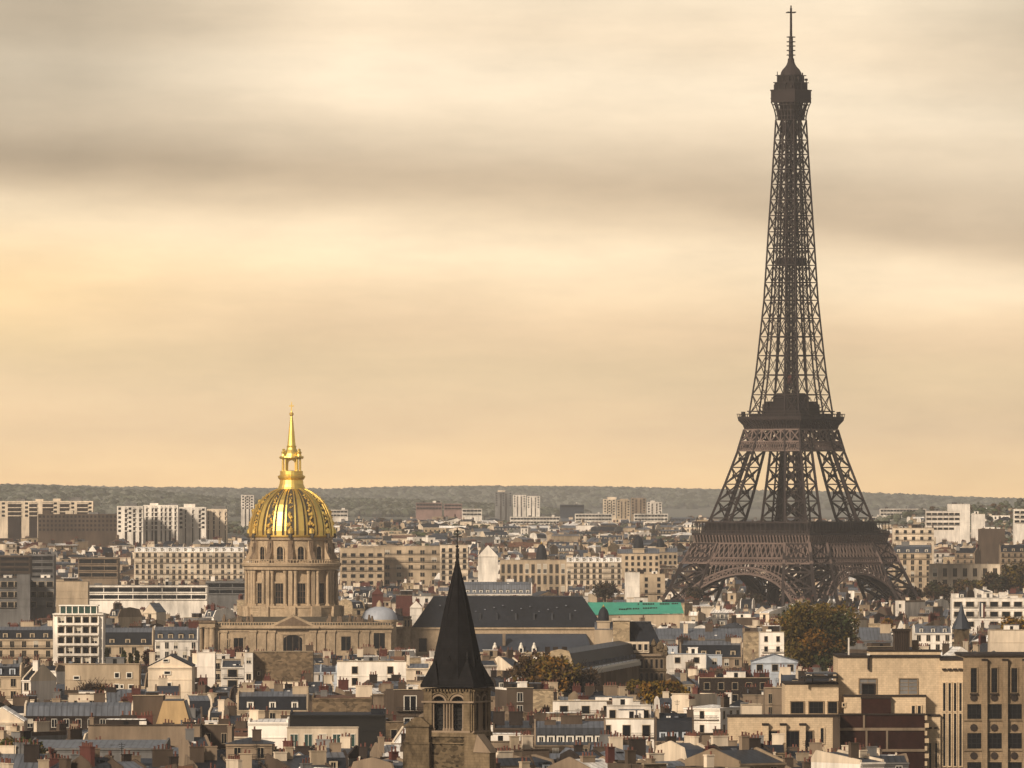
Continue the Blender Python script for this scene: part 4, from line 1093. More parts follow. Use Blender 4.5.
    part_box(root, 'flue', Y, [(867.3, 869.3, 655, 669.5, .9, .6, 'umber_wall'), (866.8, 869.8, 653.5, 655.2, 1, .8, 'trim_white')], O)
    part_box(root, 'vent_pipe', Y, [(848.5, 850, 638, 656, -3, .3, 'pale_wall')], O)
    HERO.extend([(836, 930, 655, 752, Y-10), (930, 1100, 655, 790, Y-10), (782, 840, 682, 725, Y-10), (726, 840, 713, 757, Y-10)])
    MARKS.append(('the stone office block', 860, 700))
build_stone_block()
HERO += [(672, 916, 500, 599, 4040), (196, 395, 600, 654, 2870), (398, 505, 530, 768, 1295)]
MARKS += [('the lattice tower', 790, 580), ('the domed church', 290, 640), ('the slate spire', 458, 700)]

# ---- long slate roofs beside the domed church
def build_long_nave():
    Y = 2950.0; O = (X(500, Y), Y, 0); z = lambda p: Z(p, Y)
    root = thing('long_nave', 'very long stone nave under a plain dark hipped roof, right of the domed church', 'church nave', O)
    xf = lambda p: X(p, Y)-O[0]
    m = MB(); m.box(xf(391), xf(603), -6, 12, 0, z(629), 'church_stone', False); m.box(xf(391)-.5, xf(603)+.5, -6.6, 12.6, z(629), z(627), 'church_stone'); m.obj('wall', root)
    r = MB(); r.poly([(xf(412), -6.8, z(626.9)), (xf(604), -6.8, z(626.9)), (xf(583), 2.5, z(597)), (xf(433), 2.5, z(597))], 'slate'); r.poly([(xf(604), -6.8, z(626.9)), (xf(604), 12.8, z(626.9)), (xf(583), 3.5, z(597)), (xf(583), 2.5, z(597))], 'slate')
    r.poly([(xf(412), -6.8, z(626.9)), (xf(412), 12.8, z(626.9)), (xf(433), 3.5, z(597)), (xf(433), 2.5, z(597))], 'slate'); r.poly([(xf(412), 12.8, z(626.9)), (xf(604), 12.8, z(626.9)), (xf(583), 3.5, z(597)), (xf(433), 3.5, z(597))], 'slate')
    r.box(xf(433), xf(583), 2.2, 3.8, z(597), z(596)+.1, 'dark_zinc'); ro = r.obj('roof', root)
    for p in (445, 462, 480, 497, 516, 534, 552, 570): 
        d = MB(); d.box(xf(p)-.35, xf(p)+.35, -4.6, -2.8, z(623), z(613), 'dark_zinc'); d.obj('vent', ro)
    for i, p in enumerate(range(440, 582, 9)):
        d = MB(); y = 606+(i*5) % 7; d.box(xf(p)-.35, xf(p)+.35, -2.0, -.0, z(y), z(y-1.1), 'zinc'); d.obj('skylight', ro)
    for p in (423,):
        pwin(root, Y, O, p-4, p+4, 638, 652, 6, 'church_stone')
    c = MB(); c.box(xf(404), xf(411), -9, -4, 0, z(618), 'church_stone'); c.box(xf(403.3), xf(411.7), -9.4, -3.6, z(618), z(616), 'church_stone_dark'); c.obj('turret', root)
    for q in (406, 409): pwin(root, Y, O, q-.8, q+.8, 620, 626, 9, 'church_stone', bars=1, cross=0)
    # lower aisle in front
    m = MB(); m.box(xf(395), xf(592), -16, -6.1, 0, z(652), 'buff_wall', False); m.box(xf(395), xf(592), -16.5, -15.9, z(653), z(651), 'trim_stone'); m.obj('aisle', root)
    r = MB(); r.poly([(xf(440), -16.6, z(651)), (xf(592), -16.6, z(651)), (xf(586), -6.2, z(633.5)), (xf(446), -6.2, z(633.5))], 'blue_slate'); r.poly([(xf(592), -16.6, z(651)), (xf(592), -6.2, z(651)), (xf(586), -6.2, z(633.5))], 'blue_slate'); r.poly([(xf(440), -16.6, z(651)), (xf(440), -6.2, z(651)), (xf(446), -6.2, z(633.5))], 'blue_slate')
    r.obj('aisle_roof', root)
    c = MB(); c.box(xf(502.5), xf(505.5), -14, -12, z(645), z(633), 'tan_wall'); c.obj('chimney', root)
    for p in (495, 521, 534):
        d = MB(); d.box(-.9, .9, -.6, 1.5, 0, 1.7, 'trim_white'); d.lathe([(.9, 1.7), (.8, 2.3), (.45, 2.9), (.5, 3.3), (.1, 3.8)], 'trim_white', 8, 0, .3); d.quad((-.45,-.63,.2),(.45,-.63,.2),(.45,-.63,1.6),(-.45,-.63,1.6), 'glass')
        d.obj('dormer', root, (xf(p), -16.2, z(652)))
    for p in range(445, 592, 12): pwin(root, Y, O, p, p+4, 656, 664, 16, 'trim_stone')
    HERO.append((391, 604, 596, 656, Y-20)); MARKS.append(('the long dark nave roof', 520, 615))
build_long_nave()
def build_small_dome():
    Y = 2925.0; x = X(380, Y); z = lambda p: Z(p, Y); s = Y/F
    root = thing('chapel', 'squat round chapel with low pale lead dome beside the gilded dome church', 'chapel', (x, Y-14, 0))
    m = MB(); m.lathe([(17*s, 0), (17*s, z(622)), (18.5*s, z(621)), (18.5*s, z(619))], 'church_stone', 28); m.obj('wall', root)
    m = MB(); m.lathe([(18*s, z(619)), (17.5*s, z(616)), (15*s, z(611)), (10.5*s, z(608)), (4*s, z(606.2)), (.1, z(606))], 'pale_lead', 32); m.lathe([(3*s, z(606.5)), (2.7*s, z(603)), (.2, z(600))], 'trim_stone', 10); m.obj('dome', root, smooth=True)
build_small_dome()

# ---- green copper roof
def build_green():
    Y = 3150.0; O = (X(635, Y), Y, 0); z = lambda p: Z(p, Y); xf = lambda p: X(p, Y)-O[0]
    root = thing('market_hall', 'long low hall under a bright turquoise copper roof', 'hall', O)
    m = MB(); m.box(xf(590), xf(683), 0, 16, 0, z(614.5), 'buff_wall'); m.obj('wall', root)
    r = MB(); r.poly([(xf(589), -.5, z(615)), (xf(684), -.5, z(613.5)), (xf(681), 8, z(602.5)), (xf(588), 8, z(602.5))], 'copper_green'); r.poly([(xf(589), 16.5, z(615)), (xf(684), 16.5, z(613.5)), (xf(681), 8, z(602.5)), (xf(588), 8, z(602.5))], 'copper_green')
    r.poly([(xf(684), -.5, z(613.5)), (xf(684), 16.5, z(613.5)), (xf(681), 8, z(602.5))], 'copper_green'); ro = r.obj('roof', root)
    for x, y, n in ((619, 609.5, 5), (627, 609, 3), (633, 609, 4), (643, 608.5, 5), (651, 608.3, 4), (643, 604.3, 7), (660, 604.2, 6), (672, 604, 4), (638, 604.4, 1)):
        f = (615-y)/(615-602.5); o = MB()
        for k in range(n): o.box(xf(x+k*1.7), xf(x+k*1.7)+.42, -.6+8.5*f-.35, -.6+8.5*f, z(y+1.2), z(y-1), 'black')
        o.obj('roof_window', ro)
    HERO.append((586, 686, 600, 614, Y)); MARKS.append(('the turquoise copper roof', 636, 608))
build_green()
# ---- palace wing with arcade, pavilion roof and tall stone stack
def build_palace():
    Y = 2300.0; O = (X(620, Y), Y, 0); z = lambda p: Z(p, Y); xf = lambda p: X(p, Y)-O[0]
    root = thing('palace_wing', 'ornate palace wing with long arcaded gallery, steep dark pavilion roof and square stone stack', 'palace', O)
    m = MB(); m.box(xf(632), xf(666), -4, 14, 0, z(656), 'old_stone', False); m.box(xf(631), xf(667), -4.6, 14.5, z(656), z(653.6), 'tan_wall'); m.box(xf(631.5), xf(666.5), -4.3, 14.3, z(671), z(669), 'old_stone'); m.obj('pavilion', root)
    r = MB(); q = [(xf(630), -2, z(646)), (xf(662), -2, z(646)), (xf(662), 12, z(646)), (xf(630), 12, z(646))]; t = [(xf(629.5), 3, z(622.5)), (xf(651), 3, z(622.5)), (xf(651), 8, z(622.5)), (xf(629.5), 8, z(622.5))]
    for k in range(4): r.quad(q[k], q[(k+1) % 4], t[(k+1) % 4], t[k], 'slate')
    r.poly(t, 'slate'); r.box(xf(629), xf(651.5), 2.6, 8.4, z(622.6), z(621.6), 'dark_zinc'); r.box(xf(632), xf(665), -2, 13, z(654), z(646), 'old_stone'); r.obj('pavilion_roof', root)
    rg = random.Random(2)
    o = MB()
    for k in range(12):
        x = rg.uniform(xf(653), xf(666)); zz = z(rg.uniform(644, 655)); o.lathe([(.1, zz-.5), (.8, zz), (.6, zz+.8), (.1, zz+1.6)], 'old_stone', 6, x, -4.2)
    o.obj('roof_ornament', root)
    for px in (635, 640, 645, 650, 655, 660): 
        pwin(root, Y, O, px, px+2.6, 659, 668, 4, 'tan_wall', bars=1); pwin(root, Y, O, px, px+2.6, 673, 684, 4, 'tan_wall', bars=1)
    c = MB(); c.box(xf(613), xf(629.5), -3, 2.5, 0, z(620.5), 'pale_rubble'); c.box(xf(612), xf(630.5), -3.5, 3, z(620.5), z(618), 'cream_wall'); c.box(xf(612.6), xf(630), -3.2, 2.7, z(643), z(641.5), 'cream_wall'); c.obj('stone_stack', root)
    # attic with square openings
    a = MB(); a.box(xf(617), xf(649), -3.6, -3.1, z(652.5), z(641.5), 'cream_wall'); ao = a.obj('attic', root)
    for px in (619.5, 626, 632.5, 638, 644): pwin(ao, Y, O, px, px+3.4, 644, 650, 3.6, 'cream_wall', bars=1, cross=0)
    # the long gallery comes towards us, its near end a rough stone gable
    def P_(px, yq): return (X(px, yq)-O[0], yq-O[1])
    (ax, ay), (bx, by) = P_(574.5, 2132), P_(637, 2296)
    Ya = 2132.0; za = lambda p: Z(p, Ya)
    zE, zW, zR, zR2 = za(672), za(673.5), za(657.5), za(650.5)
    L_ = sqrt((bx-ax)**2+(by-ay)**2); ux, uy = (bx-ax)/L_, (by-ay)/L_; nx, ny = uy, -ux
    def q_(t, o, zz): return (ax+ux*L_*t+nx*o, ay+uy*L_*t+ny*o, zz)
    g = MB()
    def st_(o0, z0, o1, z1, mm): g.quad(q_(0, o0, z0), q_(1, o0, z0), q_(1, o1, z1), q_(0, o1, z1), mm)
    st_(0, 0, 0, zW, 'cream_wall'); st_(.9, zW, .9, zE+.3, 'trim_white'); st_(.9, zE+.3, -.3, zE+.5, 'bright_zinc'); st_(-.3, zE+.5, -1.6, zR+1, 'slate'); st_(-1.6, zR+1, -5, zR2, 'dark_zinc'); st_(-5, zR2, -9.5, zE, 'slate'); st_(-9.5, zE, -9.5, 0, 'old_stone')
    go = g.obj('gallery', root)
    for k in range(26):
        t = (k+.5)/26; b = MB(); b.beam(q_(t, .3, za(697)), q_(t, .3, zW), 1.0, 'tan_wall'); b.beam(q_(t, .8, zW-.9), q_(t, .8, zW+.2), 1.3, 'trim_white')
        b.quad(q_(t+.008, .06, za(690)), q_(t+.028, .06, za(690)), q_(t+.028, .06, za(676)), q_(t+.008, .06, za(676)), 'glass')
        b.beam(q_(t, -.3, zE+.9), q_(t, -.5, zE+1.9), .7, 'zinc'); b.obj('bay', go)
    s = MB(); s.box(xf(600), xf(668), -14, -8.5, 0, z(686), 'umber_wall'); s.box(xf(598), xf(650), -14.6, -8.4, z(686), z(683.5), 'bright_zinc'); s.obj('glazed_porch', root)
    e = MB(); x_ = lambda p: X(p, Ya)-O[0]; y_ = Ya-O[1]
    pts = [(541, 662), (547, 656), (551, 651), (560, 649), (569, 651), (572, 660), (574.5, 674)]
    for yq in (y_-.4, y_+1.6): e.poly([(x_(541), yq, 0), (x_(574.5), yq, 0)]+[(x_(a), yq, za(b)) for a, b in pts[::-1]], 'pale_rubble')
    for (a_, b_), (c_, d_) in zip(pts, pts[1:]): e.quad((x_(a_), y_-.4, za(b_)), (x_(c_), y_-.4, za(d_)), (x_(c_), y_+1.6, za(d_)), (x_(a_), y_+1.6, za(b_)), 'tan_wall')
    e.quad((x_(541), y_-.4, 0), (x_(541), y_+1.6, 0), (x_(541), y_+1.6, za(662)), (x_(541), y_-.4, za(662)), 'pale_rubble')
    for a_ in (545, 553, 562): e.box(x_(a_), x_(a_+5), y_+2, y_+6, za(664), za(647), 'umber_wall')
    e.obj('gable_end', root)
    HERO.append((541, 600, 648, 684, 2128)); HERO.append((600, 668, 620, 690, Y-16)); MARKS.append(('the palace wing', 640, 655))
build_palace()
# little black cupola before the green roof
def cupola(px, yt, yb, w, Y, label, wall='slate', tip=True):
    x = X(px, Y); s = Y/F; r = w/2*s; z0, z1 = Z(yb, Y), Z(yt, Y); h = z1-z0; g = zg(x, Y)
    root = thing('cupola_house', label, 'cupola', (x, Y, g)); z0 -= g
    m = MB(); m.box(-r*1.15, r*1.15, -r*1.15, r*1.15, 0, z0, 'buff_wall'); m.box(-r*1.3, r*1.3, -r*1.3, r*1.3, z0, z0+.4, 'trim_stone')
    k_ = 4.2 if Y > 4000 else 1.6; m.box(-r*k_, r*k_, -r*1.3, r*3, 0, z0-2.5, 'buff_wall'); wo = m.obj('wall', root)
    q = MB(); q.prism_x([(-r*1.4, z0-2.5), (r*.8, z0), (r*3.1, z0-2.5)][::-1], -r*k_, r*k_, 'zinc'); q.obj('roof', root)
    if Y > 4000:
        for f_ in range(3):
            for c_ in range(7): inst('window', WINM['bare'], wo, (-r*k_+r*k_*2*(c_+.5)/7, -r*1.3, z0-6-f_*3.4), 0, (1.5, 1, 2))
    m = MB(); m.lathe([(r*1.02, z0+.4), (r, z0+h*.3), (r*.92, z0+h*.55), (r*.7, z0+h*.75), (r*.4, z0+h*.88), (r*.12, z0+h*.95)]+([(.18, z0+h)] if tip else [(.1, z0+h*.97)]), wall, 16); m.obj('dome', root, smooth=True)
    if tip: m = MB(); m.lathe([(r*.3, z0+h*.93), (r*.34, z0+h*.97), (r*.1, z0+h), (.1, z0+h*1.08)], 'gold_dull', 8); m.obj('finial', root)
cupola(603.5, 606, 622, 11, 2700, 'small black domed cupola with gilt tip in front of the turquoise roof'); HERO.append((596, 611, 605, 630, 2700))
cupola(638.5, 535, 549, 10, 4500, 'dark egg shaped cupola rising above distant roofs left of the iron tower', tip=False)
cupola(660.5, 538, 548, 8, 4600, 'smaller dark pointed cupola nearest the iron tower on its left', tip=False)
cupola(303, 9000, 9000, 0, 4000, '') if False else None

# ---- a slim grey spire near the right edge, with flag
def small_spire():
    Y = 2450.; x = X(961.5, Y); z = lambda p: Z(p, Y)
    root = thing('small_spire', 'slim blue grey spire rising from roofs above the stone office block', 'spire', (x, Y, 0))
    m = MB(); m.box(-2.2, 2.2, -2.2, 2.2, 0, z(629), 'old_stone'); m.obj('base', root)
    m = MB(); m.lathe([(3.1, z(629)), (2.4, z(624)), (1.0, z(614)), (.15, z(602.5))], 'blue_slate', 8); m.obj('spire', root)
    Y = 3000.; f = thing('flagpole', 'flagpole with blue, white and red flag over a pale rooftop', 'flag', (X(979, Y), Y, Z(622, Y)))
    m = MB(); m.beam((0,0,-12), (0,0,8.5), .25, 'pale_wall'); m.obj('pole', f)
    for i, c in enumerate(('blue_slate', 'trim_white', 'brick_wall')):
        m = MB(); m.box(.1+i*.7, .8+i*.7, -.05+.1*i, .05+.1*i, 2.0-.2*i, 7.6-.5*i, c); m.obj('flag_stripe', f)
small_spire()

# ---- houses one by one. columns: x0, x1, roof top, eave, lowest visible, distance
G = 'gable'; M0 = 'mansard'; FL = 'flat'
# left side, middle distance
H(53, 103, 612, 612, 664, 2400, FL, 'white_wall', 'flat_roof', 'tall white apartment block with five rows of balconies, left edge of city', 'apartment_block', 'apartment block', win=('bare', 2.0, 1.9, 2.85), nch=2, party='white_wall', mark='the white balcony block', cornice=False) if False else None
def balcony_block(x0, x1, yt, yb, Y, cols, label, wm='white_wall', fh=3.05, mark=None, d=14):
    w = (x1-x0)/F*Y; x = X((x0+x1)/2, Y); g = zg(x, Y); zt = Z(yt, Y)-g
    root = thing('apartment_block', label, 'apartment block', (x, Y, g)); hw = w/2
    m = MB(); m.box(-hw, hw, 0, d, 0, zt, wm, False); m.box(-hw-.1, hw+.1, -.9, 0, zt-.35, zt, wm); wl = m.obj('wall', root)
    m = MB(); m.box(-hw+2, hw-2, 2, d-2, zt+.01, zt+2.2, 'green_glass'); m.box(-hw+1.6, hw-1.6, 1.6, d-1.6, zt+2.2, zt+2.5, wm)
    for c in range(cols+2): xx = -hw+2+(w-4)*c/(cols+1); m.box(xx-.12, xx+.12, 1.85, 2, zt, zt+2.2, wm)
    m.obj('roof_terrace', root)
    nf = int((yb-yt)/F*Y/fh)+1
    for f in range(nf):
        z = zt-.6-f*fh
        b = MB(); b.box(-hw+1.3, hw-1.3, -1.25, 0, z-fh+.15, z-fh+.4, wm); b.box(-hw+1.3, hw-1.3, -1.25, -1.15, z-fh+.4, z-fh+.85, 'pale_wall' if f % 2 else wm)
        for c in range(cols+1): xx = -hw+1.3+(w-2.6)*c/cols; b.box(xx-.14, xx+.14, -1.2, 0, z-fh+.4, z-.2, wm)
        b.obj('balcony', root)
        for c in range(cols):
            xx = -hw+1.3+(w-2.6)*(c+.5)/cols; inst('window', WINM['bare' if (f*3+c) % 5 else 'blind'], root, (xx, 0, z-fh+.5), 0, ((w-2.6)/cols*.62, 1, 2.1))
        for s in (-1, 1):
            pass
    HERO.append((x0, x1, yt, yb, Y))
    if mark: MARKS.append((mark, (x0+x1)/2, (yt+yb)/2))
balcony_block(53, 103, 613.5, 665, 2400, 5, 'tall white apartment block with stacked balconies and a glazed roof terrace', mark='the white balcony block')
H(-30, 54, 627, 639, 664, 2650, M0, 'buff_wall', 'slate', 'buff apartment house with dark mansard roof at the left edge beside white balcony block', 'apartment_house', 'house', dorm=('stone', 4.2), win=('stone', 1.3, 2.1, 3.4), d=14)
H(102.5, 153, 628, 645, 665, 2560, M0, 'buff_wall', 'slate', 'buff house with tall black mansard and two rows of dormers right of white balcony block', 'apartment_house', 'house', dorm=('stone', 3.9), win=('stone', 1.3, 2.1, 3.7), d=14, nch=1)
H(153.5, 198, 627, 640, 655, 2620, M0, 'white_wall', 'blue_slate', 'white fronted house with pale zinc ridge left of the gilded dome church', 'apartment_house', 'house', dorm=('stone', 3.2), win=('white', 1.2, 2.1, 2.6), d=14, nch=1)
H(65, 139, 667, 667, 692, 2060, FL, 'buff_wall', 'flat_roof', 'long low blank sandy wall building with two small square windows', 'annex_building', 'building', win=None, nch=0, mark='the blank sandy wall', party='buff_wall')
H(148, 192, 656, 667, 688, 2050, 'front', 'cream_wall', 'slate', 'sandy curved gable end with a few tiny windows, below left of church portico', 'gabled_house', 'house', win=None, party='cream_wall', nch=1, d=20, mark='the sandy curved gable')
H(-10, 21, 664, 676, 700, 1990, M0, 'buff_wall', 'slate', 'narrow dark roofed house at the left edge below the buff mansard house', dorm=('dark', 3), nch=2)
H(22, 54, 666, 680, 704, 1960, G, 'pale_wall', 'slate', 'pale house with tall white chimney and dark roof near the left edge', party='cream_wall', nch=2, chm='white_wall', rot=-28)
H(24, 133, 703, 716, 730, 1720, M0, 'umber_wall', 'zinc', 'long dark attic storey with a strip of small white windows under ribbed zinc roof', 'workshop_building', 'building', win=('white', 1.1, 1.7, 2.3), nch=2, party='cream_wall', mark='the zinc workshop')
H(-20, 24, 708, 722, 732, 1700, 'front', 'cream_wall', 'bright_zinc', 'cream end gable with pale ribbed roof at the left edge', party='cream_wall', nch=0)
H(155, 191, 701, 727, 728, 1690, 'trap', 'ochre_wall', 'dark_zinc', 'bright sandy trapezoid gable wall in the lower left roofs', party='ochre_wall', nch=0, win=None, mark='the trapezoid gable')
H(133, 163, 699, 699, 728, 1700, FL, 'brown_wall', 'flat_roof', 'brown blank party wall left of the bright sandy trapezoid gable', win=None, nch=1, party='brown_wall')
H(88, 200, 729, 729, 747, 1590, FL, 'tan_wall', 'flat_roof', 'long brown plastered wall with chimney pots along its top, lower left', 'annex_building', 'building', win=None, nch=4, party='brown_wall')
H(28, 165, 743, 748, 758, 1500, 'shed', 'grey_wall', 'zinc', 'wide grey zinc shed roof in the lower left', 'shed_building', 'building', win=None, nch=0, d=24, mark='the wide zinc shed', party='grey_wall')
H(176, 212, 738, 750, 760, 1480, G, 'tan_wall', 'dark_zinc', 'small dark zinc roof with tan chimneys right of the wide shed roof', rot=12)
H(237, 308, 692, 710, 724, 1880, M0, 'buff_wall', 'slate', 'black mansard roof with three white dormers below the rubble wall house', dorm=('white', 4.3), win=('stone', 1.2, 1.8, 4), nch=3, mark='the white dormered mansard')
H(312, 372, 696, 698, 714, 1820, 'shed', 'rubble_wall', 'tile', 'brown rubble wall building topped by red pots left of the slate spire', 'rubble_building', 'building', win=None, nch=3, party='rubble_wall', mark='the brown rubble wall')
H(253, 313, 654, 654, 684, 2250, FL, 'rubble_wall', 'flat_roof', 'large blank rubble stone wall standing before the gilded dome church', 'rubble_building', 'building', win=None, nch=1, party='tan_wall', d=9, mark='the blank rubble wall', extra=False)
H(244.5, 252.8, 655, 655, 686, 2245, FL, 'white_wall', 'flat_roof', 'slim white tower house with two small windows left of blank rubble wall', win=('stone', 1.2, 1.6, 2.4), nch=0, d=6, fh=4.6)
H(197, 215, 655, 655, 686, 2260, FL, 'pale_wall', 'flat_roof', 'pale narrow blank wall house under the church portico', win=None, nch=1, d=8)
H(221, 244, 661, 667, 684, 2300, 'shed', 'white_wall', 'dark_zinc', 'white low house with slanting dark glass roof left of slim white tower house', win=('bare', 2.6, 2.2, 4), nch=1, d=9)
H(290, 385, 713, 715, 732, 1640, 'shed', 'black', 'slate', 'long black glass studio roof above a cream front with five green windows', 'studio_building', 'building', win=None, nch=1, party='slate', d=9)
H(287, 358, 731, 731, 752, 1620, FL, 'cream_wall', 'flat_roof', 'cream house front with a row of five tall green shuttered windows', win=('green', 1.5, 2.6, 2.5), nch=0, d=7, party='cream_wall', extra=False, mark='the green windowed front')
H(248, 288, 720, 722, 737, 1660, 'shed', 'white_wall', 'bright_zinc', 'plain white blank wall below the black mansard with white dormers', win=None, nch=1, party='white_wall')
H(337, 408, 664, 664, 684, 2180, FL, 'white_wall', 'bright_zinc', 'long white wall with few openings under the right side of the church', win=('bare', 1.5, 1.9, 7), nch=3, party='white_wall', mark='the long white wall')
H(406, 430, 664, 668, 684, 2160, G, 'cream_wall', 'zinc', 'cream house between long white wall and slate spire', win=('stone', 1.1, 2, 3))
H(320, 337, 666, 672, 682, 2190, M0, 'bluegrey_wall', 'blue_slate', 'small blue grey flat fronted house right of blank rubble wall', nch=1, win=('bare', 2.4, 1.8, 3))
H(385, 426, 693, 693, 724, 1790, FL, 'brown_wall', 'flat_roof', 'brown block with one white framed window just left of the slate spire', win=('white', 2.6, 3.2, 8), nch=1, fh=5, party='brown_wall', rot=10)
H(200, 232, 725, 730, 748, 1600, FL, 'brown_wall', 'flat_roof', 'dark brown house with cream capped columns lower left of the cream green windowed front', win=('stone', 1.0, 2.0, 2.6), nch=2)
H(226, 272, 738, 744, 762, 1480, 'hip', 'tan_wall', 'dark_zinc', 'tan walled house with low dark hipped roof near the bottom edge', nch=3)
def xwin(root, Y, lst, frame='trim_stone'):
    o = root.location
    for a, b, c, d_ in lst: pwin(root, Y, (o[0], o[1], o[2]), a, b, c, d_, 0, frame, bars=1, cross=0)
def find(cat_word): return [o for o in C.objects if o.get('label') and cat_word in o['label']][0]
xwin(find('long low blank sandy wall'), 2060, [(115, 119, 673, 677.5), (127, 131.5, 673, 677.5), (74, 79, 676.5, 679), (114.5, 118.5, 684.5, 688.5), (129, 133, 685, 688.5), (120.5, 123, 685, 688)], 'trim_white')
xwin(find('sandy curved gable end'), 2050, [(163.5, 168, 659.5, 661.5), (164.5, 170, 671.5, 674), (167, 171, 683, 687)], 'trim_white')
xwin(find('large blank rubble stone wall'), 2250, [(258, 259.5, 672, 675)])
# centre
H(495, 533, 688, 690, 716, 1950, FL, 'brown_wall', 'flat_roof', 'brown block with white side wall just right of the slate spire', party='white_wall', nch=2, win=('white', 1.3, 2.1, 5), rot=14)
H(510, 558, 690, 693, 716, 1990, FL, 'pale_rubble', 'flat_roof', 'rough stone wall building with lead downpipe under the rust coloured tree', win=None, nch=2, party='pale_rubble', name='rubble_building', cat='building')
H(553, 640, 701, 703, 722, 1880, FL, 'white_wall', 'zinc', 'white low roof terrace building in the centre above the row of slanted dormers', win=('bare', 1.8, 1.8, 4.5), nch=2, party='cream_wall')
H(597, 656, 722, 722, 744, 1735, FL, 'white_wall', 'zinc', 'white villa, lower storey with dark doors and a planted balcony', 'villa', 'house', win=('bare', 1.6, 2.4, 3.4), nch=0, party='white_wall', mark='the white villa', d=14)
H(607, 651, 705.5, 707, 722, 1742, FL, 'pale_wall', 'zinc', 'set back upper pavilion of the white villa with wide tan eaves', 'roof_pavilion', 'house', win=('bare', 1.3, 2.2, 2.1), nch=1, party='white_wall', d=9)
H(534, 606, 722, 745, 752, 1650, M0, 'tan_wall', 'dark_zinc', 'long dark mansard with a row of slanted pale dormers, bottom centre', dorm=('white', 1.9), nch=5, chm='brown_wall', d=14, mark='the slanted dormer mansard')
H(493, 534, 722, 728, 748, 1630, 'shed', 'brown_wall', 'dark_zinc', 'brown chimney wall block right of the slate spire base', nch=3, chm='umber_wall', win=None, party='brown_wall')
H(655, 694, 714, 741, 746, 1700, M0, 'tan_wall', 'slate', 'steep slate mansard with four dark dormers right of the white villa', dorm=('dark', 2.1), nch=2, party='brown_wall')
H(684, 742, 705, 708, 740, 1790, 'hip', 'white_wall', 'bright_zinc', 'bright cream corner house with pale shallow roof and small windows', win=('bare', 1.0, 1.7, 4.5), rot=-24, nch=2, mark='the cream corner house', party='cream_wall', sidewin=1)
H(672, 718, 697, 697, 714, 1910, FL, 'cream_wall', 'flat_roof', 'cream box house with brown side wall above the bright cream corner house', win=None, rot=-35, nch=1)
H(718, 762, 700, 712, 730, 1850, 'hip', 'pale_wall', 'slate', 'house with black pyramid roof right of the bright cream corner house', nch=1, rot=-15)
H(742, 762, 708, 708, 745, 1760, FL, 'cream_wall', 'flat_roof', 'narrow cream tower house beside the black pyramid roof', nch=1, win=None)
H(680, 742, 641, 657, 666, 2420, M0, 'tan_wall', 'slate', 'dark mansard house with rounded dormers and an orange tan centre gable', dorm=('stone', 3.6), nch=4, mark='the orange gabled mansard')
H(655, 746, 629, 639, 645, 2800, 'shed', 'grey_wall', 'zinc', 'very long pale blue grey roof between palace wing and the big autumn tree', 'long_hall', 'hall', win=None, nch=3, d=18, party='grey_wall')
H(668, 706, 654, 655, 676, 2350, FL, 'white_wall', 'bright_zinc', 'white and pale blue house with two square windows beside palace wing', win=('bare', 1.5, 1.6, 4.6), nch=1, party='bluegrey_wall', fh=3.6)
H(707, 722, 655, 656, 672, 2360, FL, 'bluegrey_wall', 'zinc', 'pale blue narrow house right of the white and pale blue house', win=('blind', 1.3, 1.8, 3), nch=0)
H(744, 780, 632, 634, 655, 2480, FL, 'pale_rubble', 'flat_roof', 'plain tan rubble block left of the big autumn tree', win=None, nch=2, party='tan_wall')
H(760, 784, 632, 634, 660, 2440, FL, 'white_wall', 'flat_roof', 'bright white block half hidden by the big autumn tree', win=('bare', 1.0, 1.6, 2.5), nch=2, party='white_wall')
H(752, 798, 655, 662, 672, 2230, 'front', 'bluegrey_wall', 'zinc', 'pale blue gabled house under the left side of the big autumn tree', win=('bare', 1.6, 1.8, 4), nch=1, party='bluegrey_wall')
H(700, 770, 678, 680, 694, 2080, FL, 'umber_wall', 'bright_zinc', 'long low dark house with bright zinc top and red chimney stacks', nch=5, chm='brick_wall', win=('bare', 1.4, 1.8, 3.2))
H(765, 786, 691, 691, 716, 1890, FL, 'tan_wall', 'flat_roof', 'tan ribbed tower house left of the stepped office block', nch=2, win=('stone', .8, 2.2, 1.8))
H(640, 676, 717, 724, 744, 1720, G, 'brown_wall', 'zinc', 'brown gabled house right of the white villa', nch=2) if False else None
# right, middle distance
H(952, 1060, 598, 600, 623, 3150, FL, 'white_wall', 'bright_zinc', 'long white modern block with two storeys of dark windows behind the small spire', 'apartment_block', 'apartment block', win=('bare', 3.0, 2.0, 4.4), nch=5, party='white_wall', fh=3.9, chm='white_wall', mark='the long white modern block')
H(858, 892, 628, 640, 646, 2700, 'shed', 'grey_wall', 'zinc', 'long grey metal roof right of the big autumn tree', win=None, nch=1, d=16)
H(914, 952, 626, 633, 646, 2650, M0, 'white_wall', 'zinc', 'white house with white dormers left of the small spire', dorm=('white', 3), nch=2)
H(990, 1040, 630, 632, 650, 2500, FL, 'cream_wall', 'flat_roof', 'cream stepped roof house under the small tree at the right edge', nch=2, party='cream_wall', win=None)
H(893, 932, 545, 553, 592, 4250, M0, 'buff_wall', 'blue_slate', 'tall ornate buff apartment house just right of the iron tower platform', 'apartment_house', 'house', dorm=('white', 4), win=('stone', 1.6, 2.3, 3.4), nch=3, party='tan_wall', mark='the tall ornate house')
H(930, 1000, 564, 567, 586, 4150, FL, 'cream_wall', 'bright_zinc', 'cream palace front with a row of tall windows right of the iron tower', 'palace_house', 'palace', win=('stone', 2.0, 4.2, 4.6), nch=0, fh=6, mark='the cream palace front', party='cream_wall')
